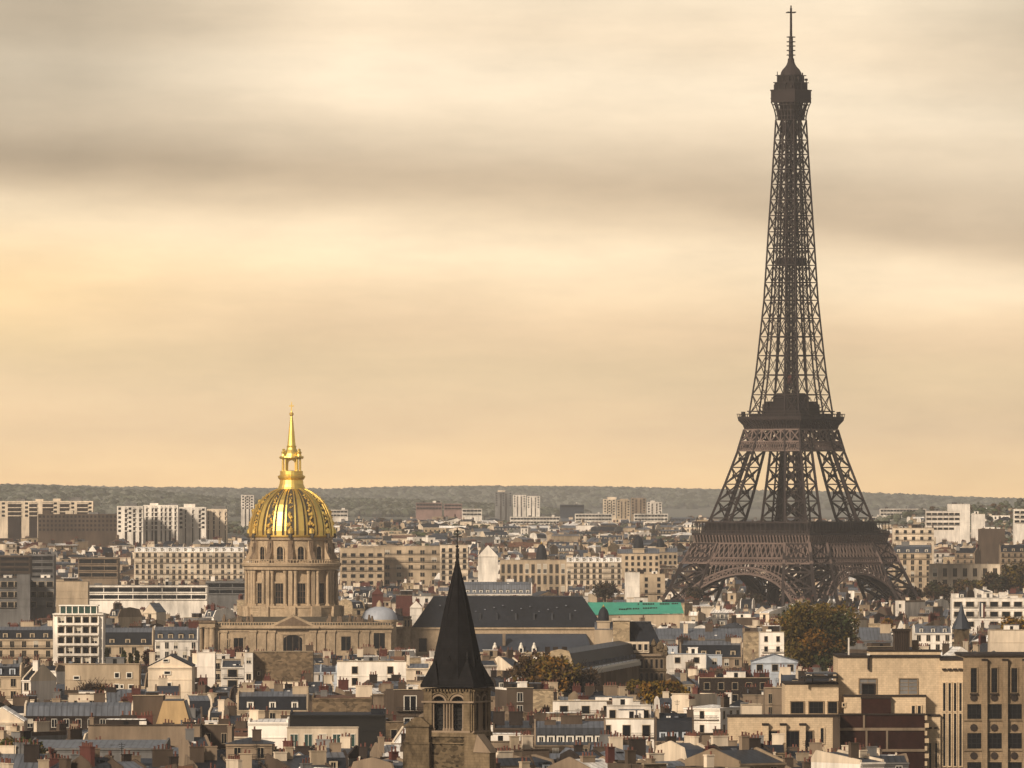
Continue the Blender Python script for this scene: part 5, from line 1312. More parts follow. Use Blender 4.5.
H(980, 1005, 530, 530, 552, 4700, FL, 'brown_wall', 'flat_roof', 'blank brown party wall high up near the right edge', win=None, nch=1, party='tan_wall', d=20)
H(893, 934, 528, 529, 542, 4800, FL, 'cream_wall', 'bright_zinc', 'cream long rooftop storey level with iron tower platform on the right', nch=3, fh=4, win=('bare', 1.8, 2, 4), party='cream_wall')
H(926, 960, 512, 512, 528, 5600, FL, 'pale_wall', 'flat_roof', 'distant pale block with horizontal window bands right of the iron tower', 'apartment_block', 'apartment block', nch=0, win=('bare', 3.2, 1.5, 3.4), fh=3.4)
H(948, 970, 505, 505, 522, 5900, FL, 'white_wall', 'flat_roof', 'distant white square block left of the wooded hill on the right', 'apartment_block', 'apartment block', nch=0, win=None)
H(972, 985, 515, 515, 527, 5400, FL, 'white_wall', 'flat_roof', 'small bright white cube house on the right hillside', nch=0, win=None)
H(1014, 1050, 510, 510, 522, 5400, FL, 'white_wall', 'flat_roof', 'white modern block on the hillside at the right edge', 'apartment_block', 'apartment block', nch=0, win=('bare', 3, 1.6, 3.4))
H(1000, 1060, 545, 552, 575, 4400, M0, 'tan_wall', 'slate', 'brown terraced apartment house at the right edge above the trees', 'apartment_house', 'house', dorm=('stone', 4), nch=3, win=('stone', 1.4, 2, 3.2))
H(955, 982, 548, 553, 564, 4350, G, 'tan_wall', 'slate', 'tan gabled house above the cream palace front', nch=2, rot=-20)
# left middle distance
H(-20, 28, 578, 580, 610, 3300, FL, 'grey_wall', 'flat_roof', 'grey modern block with dark window bands at the left edge', 'apartment_block', 'apartment block', win=('bare', 2.4, 2.2, 2.7), nch=0, party='grey_wall', fh=4.2)
H(17, 30, 576, 576, 610, 3295, FL, 'grey_wall', 'flat_roof', 'blank grey stair tower between two grey modern blocks', win=None, nch=0, d=8)
H(29, 54, 578, 580, 607, 3310, FL, 'grey_wall', 'flat_roof', 'grey modern block with dark balconies right of the blank stair tower', 'apartment_block', 'apartment block', win=('bare', 2.6, 2.2, 3.1), nch=0, fh=4.2)
H(56, 88, 583, 583, 602, 3350, FL, 'buff_wall', 'flat_roof', 'blank buff square wall right of the grey modern blocks', win=None, nch=0, party='cream_wall', mark='the blank buff square wall')
def band_block(x0, x1, yt, yb, Y, n, label, wm='white_wall', d=20, name='office_slab', cat='office building', mark=None, dark='glass', split=0):
    w = (x1-x0)/F*Y; x = X((x0+x1)/2, Y); g = zg(x, Y); zt = Z(yt, Y)-g; h = (yb-yt)/F*Y; hw = w/2
    root = thing(name, label, cat, (x, Y, g)); m = MB(); m.box(-hw, hw, 0, d, 0, zt, wm, False); m.box(-hw-.2, hw+.2, -.7, 0, zt-.5, zt+.2, wm); m.box(-hw, hw, .2, d, zt+.21, zt+.4, 'flat_roof'); m.obj('wall', root)
    for k in range(n):
        z1 = zt-.9-k*h/n; z0 = z1-h/n*.55
        q = MB(); q.quad((-hw+.5, -.05, z0), (hw-.5, -.05, z0), (hw-.5, -.05, z1), (-hw+.5, -.05, z1), dark); q.box(-hw+.3, hw-.3, -.6, 0, z0-.5, z0, wm)
        nb = max(2, int(w/(split or 6)))
        for i in range(nb+1): xx = -hw+.5+(w-1)*i/nb; q.box(xx-.14, xx+.14, -.3, 0, z0, z1, wm)
        q.obj('window_band', root)
    rg = random.Random(int(x0)); 
    for k in range(int(w/14)+1):
        q = MB(); xx = rg.uniform(-hw+2, hw-4); a = rg.uniform(1, 4); q.box(xx, xx+a, 3, 7, zt+.3, zt+rg.uniform(1.2, 3), rg.choice(['white_wall', 'grey_wall', 'umber_wall'])); q.obj('rooftop_hut', root)
    HERO.append((x0, x1, yt, yb, Y))
    if mark: MARKS.append((mark, (x0+x1)/2, (yt+yb)/2))
band_block(88, 207, 586, 600, 3620, 2, 'long low white office slab with two dark window strips, left of the dome', mark='the low white slab')
band_block(206, 246, 582, 594, 3700, 2, 'grey low slab joined to the right end of the long white office slab', 'grey_wall')
band_block(30, 54, 555, 580, 4200, 4, 'dark glass block with pale frame above the grey modern blocks', 'grey_wall', split=20)
band_block(-15, 30, 556, 577, 4150, 4, 'dark banded block at the left edge above the grey modern blocks', 'brown_wall')
band_block(78, 118, 558, 578, 4200, 3, 'dark terraced block with thin brown frame left of the long buff apartment row', 'tan_wall')
H(134, 244, 547, 552, 582, 4450, M0, 'cream_wall', 'bright_zinc', 'very long cream apartment row with regular windows left of the gilded dome', 'apartment_house', 'apartment block', win=('stone', 1.5, 2.2, 3.3), dorm=('white', 4), nch=5, mark='the long cream apartments', d=16)
H(340, 384, 548, 552, 585, 4480, FL, 'buff_wall', 'zinc', 'pale grid windowed block just right of the gilded dome drum', 'apartment_block', 'apartment block', win=('bare', 2.6, 2.0, 4.0), nch=2, fh=3.9)
H(358, 440, 546, 549, 582, 4500, FL, 'buff_wall', 'zinc', 'wide buff block with dark glazed centre between dome and slate spire', 'apartment_block', 'apartment block', win=('stone', 2.4, 2.2, 6.4), nch=2, fh=4.2, mark='the wide buff block')
H(440, 468, 545, 547, 585, 4450, FL, 'cream_wall', 'zinc', 'cream tall block hiding behind the tip of the slate spire', 'apartment_block', 'apartment block', win=('bare', 1.8, 2.2, 3.4), nch=1)
H(478, 498, 545, 556, 572, 4350, 'front', 'white_wall', 'slate', 'white pointed gable with dark roof right of the spire tip', win=None, nch=0, party='white_wall', d=20)
H(500, 566, 560, 563, 586, 4300, FL, 'buff_wall', 'slate', 'columned civic building with a small dark central dome', 'civic_building', 'civic building', win=('stone', 1.7, 4.8, 3.0), nch=0, fh=6, mark='the columned civic building')
cupola(541.5, 543, 561, 11, 4310, 'dark slate dome on the centre of the columned civic building', tip=True)
H(566, 622, 557, 562, 586, 4350, M0, 'cream_wall', 'bright_zinc', 'cream apartment row with pale roof right of the columned civic building', 'apartment_house', 'house', dorm=('white', 3.4), nch=4, win=('stone', 1.5, 2.2, 3.2))
H(450, 532, 582, 594, 600, 3850, M0, 'white_wall', 'zinc', 'low row with many white arched dormers above the long nave roof', 'terrace_row', 'house', dorm=('white', 3.1), nch=4, d=15)
H(625, 640, 572, 574, 592, 4100, FL, 'white_wall', 'flat_roof', 'bright white narrow block between civic building and iron tower', win=None, nch=0)
H(640, 665, 574, 576, 596, 4050, FL, 'buff_wall', 'flat_roof', 'buff block with a grid of small square windows left of the iron tower foot', win=('bare', 1.6, 2, 4), nch=1)
H(396, 412, 597, 597, 612, 3300, FL, 'brick_wall', 'flat_roof', 'dark red brick block above the small lead dome', win=None, nch=2, party='brick_wall', chm='brick_wall')
H(372, 383, 588, 594, 606, 3350, 'hip', 'brick_wall', 'brick_wall', 'narrow red topped tower between the drum and the slate spire', win=None, nch=0, d=5)
H(410, 422, 601, 607, 616, 3200, 'front', 'white_wall', 'tile', 'small white gable with red brown roof left of the long nave roof', win=None, nch=1)
def slab_block(x0, x1, yt, yb, Y, label, wm, bays, name='tower_block', cat='tower block', d=16, pitch=3.4, dark='umber_wall'):
    w = (x1-x0)/F*Y; x = X((x0+x1)/2, Y); g = zg(x, Y); zt = Z(yt, Y)-g; hw = w/2; rg = random.Random(int(x0*3))
    root = thing(name, label, cat, (x, Y, g))
    m = MB(); m.box(-hw, hw, 0, d, -5, zt, wm, False)
    k = -hw+rg.uniform(2, 6)
    while k < hw-6:
        a = rg.uniform(5, 10); m.box(k, k+a, 2, d-2, zt+.01, zt+rg.uniform(1.2, 3.2), rg.choice([wm, 'grey_wall', 'cream_wall'])); k += a+rg.uniform(4, 14)
    m.obj('wall', root)
    nf = max(1, int((yb-yt)/F*Y/3.0)); nc = max(2, int(w/pitch))
    bay = [(-hw+w*u, -hw+w*v) for u, v in bays]
    for a, b in bay:
        q = MB(); q.box(a, b, -.35, .0, -4, zt-1.2, dark)
        for f in range(nf): q.box(a-.2, b+.2, -.9, -.35, zt-2.2-f*3.0, zt-1.6-f*3.0, wm)
        q.obj('balcony_bay', root)
    for f in range(nf):
        q = MB(); z = zt-2.6-f*3.0
        for c in range(nc):
            xx = -hw+w*(c+.5)/nc
            if any(a-1 < xx < b+1 for a, b in bay): continue
            q.quad((xx-pitch*.27, -.06, z), (xx+pitch*.27, -.06, z), (xx+pitch*.27, -.06, z+1.6), (xx-pitch*.27, -.06, z+1.6), 'glass')
        q.obj('window_row', root)
    HERO.append((x0, x1, yt, yb, Y))
B4 = [(.08, .12), (.24, .28), (.33, .40), (.5, .54), (.62, .66), (.74, .8), (.9, .94)]
slab_block(-40, 93, 501, 520, 5900, 'pale long slab block on the far left rise, seen above dark trees', 'cream_wall', [(.36, .46), (.52, .58), (.62, .70), (.75, .82), (.88, .96)], pitch=4.2)
slab_block(117, 143, 506, 534, 5420, 'white high rise slab at far left, first of four, its left flank blank', 'white_wall', [(.3, .38), (.62, .7), (.85, .93)])
slab_block(143.3, 178, 505, 533, 5450, 'white high rise slab at far left, second of four', 'white_wall', B4)
slab_block(178.3, 206, 507, 533, 5470, 'white high rise slab at far left, third of four', 'white_wall', B4[1::2])
slab_block(206.3, 227, 509, 533, 5490, 'white high rise slab at far left, fourth of four and nearest the dome', 'cream_wall', B4[::2])
for a in [(38, 117, 514, 532, 5500, 'brown terraced slab in front of the pale slab at far left', 'brown_wall'),
          (241, 254, 495, 512, 6600, 'small faint tower block peeping left of the gilded dome', 'pale_wall'),
          (495, 512, 492, 508, 7900, 'faint grey tower block on the skyline, left of the trio', 'grey_wall'), (513, 526, 495, 509, 7800, 'faint pale tower block on the skyline, middle of the trio', 'pale_wall'), (527, 540, 496, 510, 7700, 'faint pale tower block on the skyline, right of the trio', 'pale_wall'),
          (603, 616, 499, 518, 6900, 'faint cream tower block on the rise, leftmost of its cluster', 'cream_wall'), (617, 630, 500, 517, 6950, 'faint cream stepped tower block in the middle of its cluster', 'buff_wall'), (631, 646, 498, 517, 6850, 'tallest of the faint tower blocks left of the iron tower', 'tan_wall'), (647, 662, 502, 516, 7000, 'low faint block at right end of the tower cluster', 'pale_wall')]:
    slab_block(*a[:4], a[4]*(1.28 if a[4] > 6000 else 1), a[5], a[6], [(.3, .38), (.6, .68)] if a[1]-a[0] < 40 else [], pitch=3.6 if a[6] != 'brown_wall' else 2.6)
# far slabs on the rise
for a in [
          (416, 442, 503, 510, 7600, 3, 'faint pinkish terrace block on the rise right of the dome', 'rose_wall'), (444, 462, 504, 510, 7650, 3, 'faint pinkish block right of the other pinkish terrace', 'rose_wall'), (560, 584, 505, 507.5, 7400, 1, 'faint long flat dark roof on the rise', 'blue_slate'),
          (322, 348, 510, 525, 6300, 4, 'pale hazy block just right of the gilded dome', 'pale_wall'), (462, 482, 509, 519, 6600, 3, 'small white hazy block above the tip of the slate spire', 'white_wall'), (510, 560, 517, 530, 6100, 3, 'long white hazy block above civic building', 'white_wall'), (575, 612, 514, 524, 6300, 3, 'white hazy row below the faint tower cluster', 'white_wall'), (634, 668, 514, 524, 6300, 3, 'white hazy row right of the faint tower cluster', 'white_wall'), (880, 926, 509, 516, 6600, 2, 'long pinkish hazy row right of the iron tower', 'pale_wall'), (868, 908, 517, 524, 6200, 2, 'long white hazy hall just right of the iron tower', 'white_wall')]:
    band_block(a[0], a[1], a[2], min(a[3], a[2]+7), 8150+(int(a[0])%7)*60+(500 if a[2] < 508 else 0), min(2, a[5]), a[6], a[7], d=16, name='tower_block' if a[3]-a[2] > 12 else 'long_block', cat='tower block' if a[3]-a[2] > 12 else 'block', split=3.4)
# ================================================================== the other houses of the city
def make_city():
    rg = random.Random(11)
    HERO.extend([(778, 860, 603, 670, 2560), (513, 560, 656, 692, 2085), (640, 686, 684, 701, 2050)])
    rows = []; y = 782.0
    while y > 594:
        rows.append(y); y -= lerp_tab([(594, 2.6), (620, 3.5), (650, 4.7), (700, 6.4), (780, 8)], y)
    items = []
    def budget(a, b, Y):
        v = -1
        for x0, x1, yt, yb, hY in HERO:
            if Y < hY and b > x0+1 and a < x1-1: v = max(v, yb-(rg.random()*.3*(yb-yt) if x1-x0 < 150 and yb-yt < 46 and Y < 2400 else 0))
        return v
    def overlaps(a, b, Y, dp):
        for x0, x1, yt, yb, hY in HERO:
            if abs(Y-hY) < dp+10 and b > x0 and a < x1: return True
        return False
    for ri, yr in enumerate(rows):
        Y0 = F*(CZ-24)/(yr-HY)
        px = -70.0-rg.uniform(0, 40)
        while px < 1095:
            sc = F/Y0
            w = rg.choice([4, 5, 6, 7, 8, 9, 10, 13]) * rg.uniform(.85, 1.2)
            a, b = px, px + w*sc
            px = b + (rg.uniform(0, 2.5) if rg.random() < .8 else rg.uniform(3, 10))*sc*.6
            Y = Y0*(1+rg.uniform(-.006, .006)); dp = rg.uniform(9, 15)
            if 640 < (a+b)/2 < 940 and 3940 < Y < 4140: continue
            top = 24 + rg.gauss(0, 2.7)
            if rg.random() < .12: top += rg.uniform(2, 5)
            yt = HY + F*(CZ-top)/Y
            bud = budget(a-2, b+2, Y)
            if bud > 0 and yt < bud:
                yt = bud + rg.uniform(0, 6); top = CZ-(yt-HY)/F*Y
            if top < 7 or yt > 790: continue
            if overlaps(a, b, Y, dp): continue
            items.append((a, b, yt, Y, dp, top))
    # beyond the lattice tower the ground rises
    y = 4130.0
    while y < 8100:
        px = -40.0-rg.uniform(0, 30); sc = F/y
        while px < 1064:
            w = rg.choice([6, 8, 10, 13, 18])*rg.uniform(.85, 1.25) * (1 if y < 5200 else 1.25)
            a, b = px, px+w*sc; px = b + (rg.uniform(0, 4) if rg.random() < (.9 if y < 5200 else .7) else rg.uniform(5, 30))*sc
            Y = y+rg.uniform(-12, 12); x = X((a+b)/2, Y); g = zg(x, Y)
            if zg(x, Y) > 66 and Y > 6500: continue
            if Y > 6200 and (a+b)/2 < 330 and rg.random() < .85: continue
            top = g + rg.uniform(11, 23) if y < 5200 else g + rg.uniform(7, 15)
            if Y > 5200 and (a+b)/2 > 930: top = g+rg.uniform(6, 11)
            yt = HY+F*(CZ-top)/Y; bud = budget(a-1, b+1, Y)
            if bud > 0 and yt < bud: yt = bud+1; top = CZ-(yt-HY)/F*Y
            if top-g < 4 or overlaps(a, b, Y, 10): continue
            items.append((a, b, yt, Y, 12, top))
        y += lerp_tab([(4130, 20), (5000, 27), (5800, 75), (7900, 110)], y)
    # how much of each shows: count free pixels against nearer ones
    import numpy as np
    occ = np.zeros((800, 1160), bool)
    for x0, x1, yt, yb, hY in []: pass
    order = sorted(range(len(items)), key=lambda i: items[i][3])
    heroes = sorted(HERO, key=lambda h: h[4]); hi_ = 0; vis = {}
    for i in order:
        a, b, yt, Y, dp, top = items[i]
        while hi_ < len(heroes) and heroes[hi_][4] < Y:
            x0, x1, t, bb, _ = heroes[hi_]; occ[max(0, int(t)):800, max(0, int(x0)+60):max(0, int(x1)+60)] = True; hi_ += 1
        ys, xs = max(0, int(yt)), (max(0, int(a)+60), max(0, int(b)+60))
        blk = occ[ys:800, xs[0]:xs[1]]
        inside = blk[:, max(0, 60-xs[0]):max(0, 1084-xs[0])]
        vis[i] = int((~inside[:max(0, 768-ys)]).sum()) if inside.size else 0
        if occ[ys:800, xs[0]:xs[1]].size: occ[ys:800, xs[0]:xs[1]] = True
    near = sorted((i for i in range(len(items))), key=lambda i: -vis[i])[:250]
    near = set(i for i in near if vis[i] > 0)
    return items, near, vis
ITEMS, NEARSET, VIS = make_city()
print('city', len(ITEMS), 'single', len(NEARSET))
WN = {'white_wall': 'white walled', 'cream_wall': 'cream', 'buff_wall': 'buff', 'tan_wall': 'tan', 'ochre_wall': 'ochre', 'brown_wall': 'brown', 'umber_wall': 'dark brown', 'grey_wall': 'grey', 'pale_wall': 'pale', 'bluegrey_wall': 'blue grey', 'shade_cream_wall': 'dull cream', 'brick_wall': 'brick red', 'rose_wall': 'pink', 'rubble_wall': 'rough stone', 'pale_rubble': 'light rubble'}
RN = {'slate': 'black slate', 'blue_slate': 'blue slate', 'zinc': 'grey zinc', 'dark_zinc': 'dark zinc', 'bright_zinc': 'bright metal', 'tile': 'brown tiled', 'flat_roof': 'flat'}
SN = {'flat': 'roof', 'mansard': 'mansard', 'gable': 'gabled roof', 'front': 'end gable', 'hip': 'hipped roof', 'shed': 'lean-to roof', 'shedback': 'sloping roof', 'steep': 'steep roof'}
ORD = ['', 'second ', 'third ', 'fourth ', 'fifth ', 'sixth ', 'seventh ', 'eighth ', 'ninth ']
def build_city():
    far = MB(); used = {}; pend = []
    for i, (a, b, yt, Y, dp, top) in enumerate(ITEMS):
        rng = random.Random(i*31+7)
        w = (b-a)/F*Y; cx = (a+b)/2; x = X(cx, Y); g = zg(x, Y); H_ = top-g
        ydeep = lerp_tab([(560, 0), (640, .35), (700, .8), (768, 1)], yt)  # nearer rows get darker palettes: foreground shade put into wall and roof colours
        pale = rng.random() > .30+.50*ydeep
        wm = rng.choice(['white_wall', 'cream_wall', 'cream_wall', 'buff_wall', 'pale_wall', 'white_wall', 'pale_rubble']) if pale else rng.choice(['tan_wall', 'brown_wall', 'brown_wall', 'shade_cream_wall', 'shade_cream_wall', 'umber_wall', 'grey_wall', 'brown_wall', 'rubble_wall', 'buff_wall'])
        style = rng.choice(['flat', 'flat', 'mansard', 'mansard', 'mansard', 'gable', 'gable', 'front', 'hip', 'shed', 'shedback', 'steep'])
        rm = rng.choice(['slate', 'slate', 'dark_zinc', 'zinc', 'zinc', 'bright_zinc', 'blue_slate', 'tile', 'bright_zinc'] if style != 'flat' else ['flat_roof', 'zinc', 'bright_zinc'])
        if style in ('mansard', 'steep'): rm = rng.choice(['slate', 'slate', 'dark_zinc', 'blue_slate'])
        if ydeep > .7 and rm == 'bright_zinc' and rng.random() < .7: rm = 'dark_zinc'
        hr = {'flat': rng.uniform(.4, 1), 'mansard': rng.uniform(3, 4.6), 'steep': rng.uniform(3, 5), 'gable': rng.uniform(1.5, 3.5), 'front': rng.uniform(2, 4.5), 'hip': rng.uniform(1.5, 3.5), 'shed': rng.uniform(1, 2.5), 'shedback': rng.uniform(1, 2)}[style]
        if style in ('front',): w2 = w
        hr = min(hr, H_*.45, w*.5 if style in ('front', 'hip') else 9)
        he = H_-hr
        if w < 5 and style == 'hip': style = 'flat'
        cl = sin(x*.021+1.3)+sin(Y*.011+.4)+sin((x-Y)*.008)
        rot = max(-38, min(38, cl*22 + rng.gauss(0, 5)))
        if abs(rot) > 5 and w > 7:
            r = R(rot); w = (w - dp*abs(sin(r))*.6)/cos(r)
            if w < 5: w = 5
        near = i in NEARSET
        win = (rng.choice(['white', 'stone', 'shutter', 'bare', 'stone']), rng.uniform(1.0, 1.4), rng.uniform(1.6, 2.1), rng.uniform(2.3, 3.4)) if rng.random() < .72 else None
        if not near and Y > 3400: win = (win or ('bare', 0, 0, 0))[0:1] + (1.5, 2.0, 3.2) if rng.random() < .85 else None
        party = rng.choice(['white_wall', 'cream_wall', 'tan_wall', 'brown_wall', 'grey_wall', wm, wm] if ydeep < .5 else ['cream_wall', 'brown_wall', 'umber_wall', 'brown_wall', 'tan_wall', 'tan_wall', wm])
        vis = 2 if near and VIS[i] < 500 else 3
        if not near: vis = 2 if Y < 4100 else 4 if Y < 5300 else 3
        dorm = (rng.choice(['white', 'stone', 'dark', 'white']), rng.uniform(2.4, 4)) if rng.random() < .8 else None
        nch = rng.choice([2, 2, 3, 3]) if w > 8 else rng.choice([1, 1, 2])
        if not near and Y > 5200: nch = rng.choice([0, 1])
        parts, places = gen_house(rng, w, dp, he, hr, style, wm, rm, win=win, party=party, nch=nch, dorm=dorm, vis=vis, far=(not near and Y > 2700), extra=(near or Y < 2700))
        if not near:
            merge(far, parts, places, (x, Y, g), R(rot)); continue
        nd = sum(1 for p in places if p[0] == 'dormer'); nchn = sum(1 for p in parts if p[0] == 'chimney')
        det = ''
        if nd: det = 'one dormer' if nd == 1 else ('two dormers' if nd == 2 else 'several dormers')
        elif nchn >= 3: det = 'three chimneys'
        elif any(p[0] == 'aerial' for p in parts): det = 'a roof aerial'
        elif any(p[0] == 'rooftop_hut' for p in parts): det = 'a roof hut'
        elif any(p[0] == 'skylight' for p in parts): det = 'skylights'
        elif not win: det = 'blank front'
        elif nchn == 0: det = 'no chimney'
        else: det = 'small chimneys'
        pend.append((parts, places, x, Y, g, rot, wm, rm, style, det, cx, yt))
    labs = {}
    for p in pend:
        parts, places, x, Y, g, rot, wm, rm, style, det, cx, yt = p
        best = min(MARKS, key=lambda m: abs(m[1]-cx)*1.0+abs(m[2]-(yt+6))*1.4)
        dx, dy = cx-best[1], yt+6-best[2]
        rel = ('left of' if dx < 0 else 'right of') if abs(dx) > 1.3*abs(dy) else ('below' if dy > 0 else 'above')
        if rel in ('below', 'above') and abs(dx) > 18: rel += ' left of' if dx < 0 else ' right of'
        look = f"{WN[wm]} house, {RN[rm]} {SN[style]}, {det}" if style != 'flat' else f"flat roofed {WN[wm]} house, {det}"
        labs.setdefault((look, rel, best[0]), []).append((abs(dx)+abs(dy), p))
    for (look, rel, mk), lst in labs.items():
        lst.sort(key=lambda t: t[0])
        for k, (_, p) in enumerate(lst):
            parts, places, x, Y, g, rot, wm, rm, style, det, cx, yt = p
            lab = f"{look}, {ORD[min(k, 8)]}{rel} {mk}" if k else f"{look}, {rel} {mk}"
            if len(lab.split()) > 16: lab = lab.replace(', '+det, '', 1)
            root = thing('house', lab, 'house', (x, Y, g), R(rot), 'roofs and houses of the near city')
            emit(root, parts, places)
    o = far.obj('distant_city'); o['kind'] = 'stuff'; o['label'] = 'mass of small pale and grey houses filling the city behind the nearer roofs'; o['category'] = 'city houses'
build_city()

# ================================================================== trees
def tree(px, yt, yb, wpx, Y, cols, label, name='tree', n=3500, leaf=.75, seed=1, bare=False, dens=1.0, trunk=True, group=None):
    rg = random.Random(seed); s = Y/F; x = X(px, Y); g = zg(x, Y); zt, zb = Z(yt, Y)-g, Z(yb, Y)-g; rx = wpx/2*s; h = zt-zb
    root = thing(name, label, 'tree', (x, Y, g), 0, group)
    tr = MB(); zb0 = max(zb, 1.5)
    tr.lathe([(rx*.07+.15, 0), (rx*.05+.1, zb0), (rx*.035+.1, zb+h*.4), (.08, zb+h*.8)], 'bark', 8)
    lobes = []
    nl = 34
    for i in range(nl):
        t = (i+.5)/nl; a = i*2.4+rg.uniform(-.4, .4); zz = zb + h*(.14+.72*t)
        pr = sqrt(max(.05, 1-((zz-zb)/h*2-.95)**2))
        rr = rx*pr*(.2 if i % 4 == 0 else rg.uniform(.55, .8))
        c = (rr*cos(a), rr*sin(a)*.85, zz); R_ = rx*rg.uniform(.26, .4)*(.7+.4*pr)
        lobes.append((c, R_, rg.choice(cols)))
        st = (0, 0, zb0 + (zz-zb0)*.45 if zz > zb0 else zb0*.6)
        tr.beam(st, c, rx*.035+.12, 'bark', .06)
        if bare:
            for q in range(9): tr.beam(c, (c[0]+rg.uniform(-1, 1)*R_*1.5, c[1]+rg.uniform(-1, 1)*R_*1.5, c[2]+rg.uniform(-.4, 1.2)*R_*1.5), .1, 'bark', .05)
    tr.obj('trunk', root)
    cr = MB()
    for i in range(int(n*dens)):
        (cx, cy, cz), R_, m = lobes[i % nl]
        u, v = rg.uniform(-1, 1), rg.uniform(0, 2*pi); k = sqrt(1-u*u); rr = R_*(rg.random()**.42)*rg.choice([1, 1, 1, 1.25])
        p = (cx+rr*k*cos(v), cy+rr*k*sin(v), cz+rr*u*.85)
        if rg.random() < .2: m = rg.choice(cols)
        L_ = leaf*rg.uniform(.5, 1.2); a = Vector((rg.gauss(0,1), rg.gauss(0,1), rg.gauss(0,1))).normalized(); b = a.orthogonal().normalized(); c = a.cross(b); th = rg.uniform(0, pi)
        b, c = b*cos(th)+c*sin(th), c*cos(th)-b*sin(th)
        b = b*L_; c = c*L_*.7
        P = Vector(p); cr.v += [tuple(P-b), tuple(P+c), tuple(P+b*1.1), tuple(P-c)]; i0 = len(cr.v)-4; cr.f.append((i0, i0+1, i0+2, i0+3)); cr.m.append(m)
    cr.obj('crown', root)
tree(818, 603, 672, 88, 2560, ['leaf_olive', 'leaf_green', 'leaf_dark', 'leaf_brown', 'leaf_olive', 'leaf_rust'], 'big rust and olive autumn tree standing over the roofs left of the stone block', n=24000, leaf=.55, seed=4)
tree(544, 656, 692, 68, 2085, ['leaf_olive', 'leaf_brown', 'leaf_olive', 'leaf_rust'], 'round olive brown tree right of the slate spire', n=4500, leaf=.6, seed=5)
tree(578, 666, 695, 46, 2095, ['leaf_brown', 'bark', 'leaf_brown'], 'bare brown tree behind the round olive brown tree', n=1100, leaf=.5, seed=6, bare=True)
tree(662, 684, 702, 50, 2050, ['leaf_gold', 'leaf_olive', 'leaf_gold', 'leaf_rust'], 'low golden yellow tree below the palace wing', n=3800, leaf=.55, seed=7)
tree(636, 681, 692, 22, 2120, ['leaf_gold', 'leaf_olive'], 'small yellow bush tree left of the golden yellow tree', n=900, leaf=.5, seed=17)
tree(20, 741, 775, 60, 1480, ['leaf_green', 'leaf_dark', 'leaf_olive'], 'dark green tree in the bottom left corner', n=4000, leaf=.5, seed=8)
tree(95, 684, 702, 34, 1900, ['leaf_brown', 'bark', 'leaf_rust'], 'reddish bare tree below the long blank sandy wall', n=1000, leaf=.35, seed=9, bare=True)
tree(150, 648, 668, 16, 2420, ['leaf_rust', 'brick_wall', 'leaf_brown'], 'dark red bush behind the sandy curved gable', n=900, leaf=.4, seed=10)
tree(1014, 616, 642, 30, 2580, ['leaf_rust', 'leaf_brown', 'leaf_gold'], 'copper coloured tree at the right edge above the stone block', n=1800, leaf=.5, seed=12)
tree(605, 584, 597, 26, 3600, ['leaf_brown', 'bark', 'leaf_dark'], 'bare dark tree above the turquoise roof', n=1100, leaf=.6, seed=13, bare=True)
tree(888, 618, 630, 12, 2750, ['leaf_gold', 'leaf_rust'], 'tiny yellow tree on a terrace right of the big autumn tree', n=500, leaf=.5, seed=15)
for i, (px, yt, yb, w, Y, c) in enumerate([(107, 645, 668, 5, 2350, 'leaf_dark'), (124, 648, 669, 5, 2340, 'leaf_green'), (131, 651, 669, 5, 2345, 'leaf_dark'), (137, 648, 668, 5, 2350, 'leaf_dark')]):
    tree(px, yt, yb, w, Y, [c, 'leaf_dark'], ['slim dark conifer nearest the white balcony block', 'slim dark conifer, second from the white balcony block', 'slim dark conifer, third from the white balcony block', 'slim dark conifer furthest from the white balcony block'][i], name='conifer', n=500, leaf=.4, seed=20+i, group='conifers in the courtyard')
for i, (px, yt, yb, w) in enumerate([(694, 586, 606, 20), (752, 595, 606, 26)]):
    tree(px, yt, yb, w, 3900+i*12, ['leaf_brown', 'leaf_dark', 'bark'], ['brown park tree at the left foot of the iron tower', 'low brown park tree under the left arch of the iron tower'][i], n=900, leaf=.6, seed=30+i, bare=True)
for i, (px, yt, yb, w, Y) in enumerate([(938, 583, 600, 30, 4050), (968, 580, 600, 34, 4060), (994, 572, 600, 30, 4070), (1016, 560, 598, 34, 4080), (912, 588, 601, 20, 4055), (1048, 566, 600, 36, 4075)]):
    tree(px, yt, yb, w, Y, ['leaf_dark', 'leaf_brown', 'leaf_olive'] if i % 2 else ['leaf_dark', 'leaf_brown'], 'dark park tree in the row below the cream palace front, ' + ['second from the iron tower', 'third from the iron tower', 'fourth from the iron tower', 'tallest, at the right', 'nearest the iron tower', 'outermost on the right'][i], n=2000, leaf=.8, seed=40+i, group='park trees right of the tower')
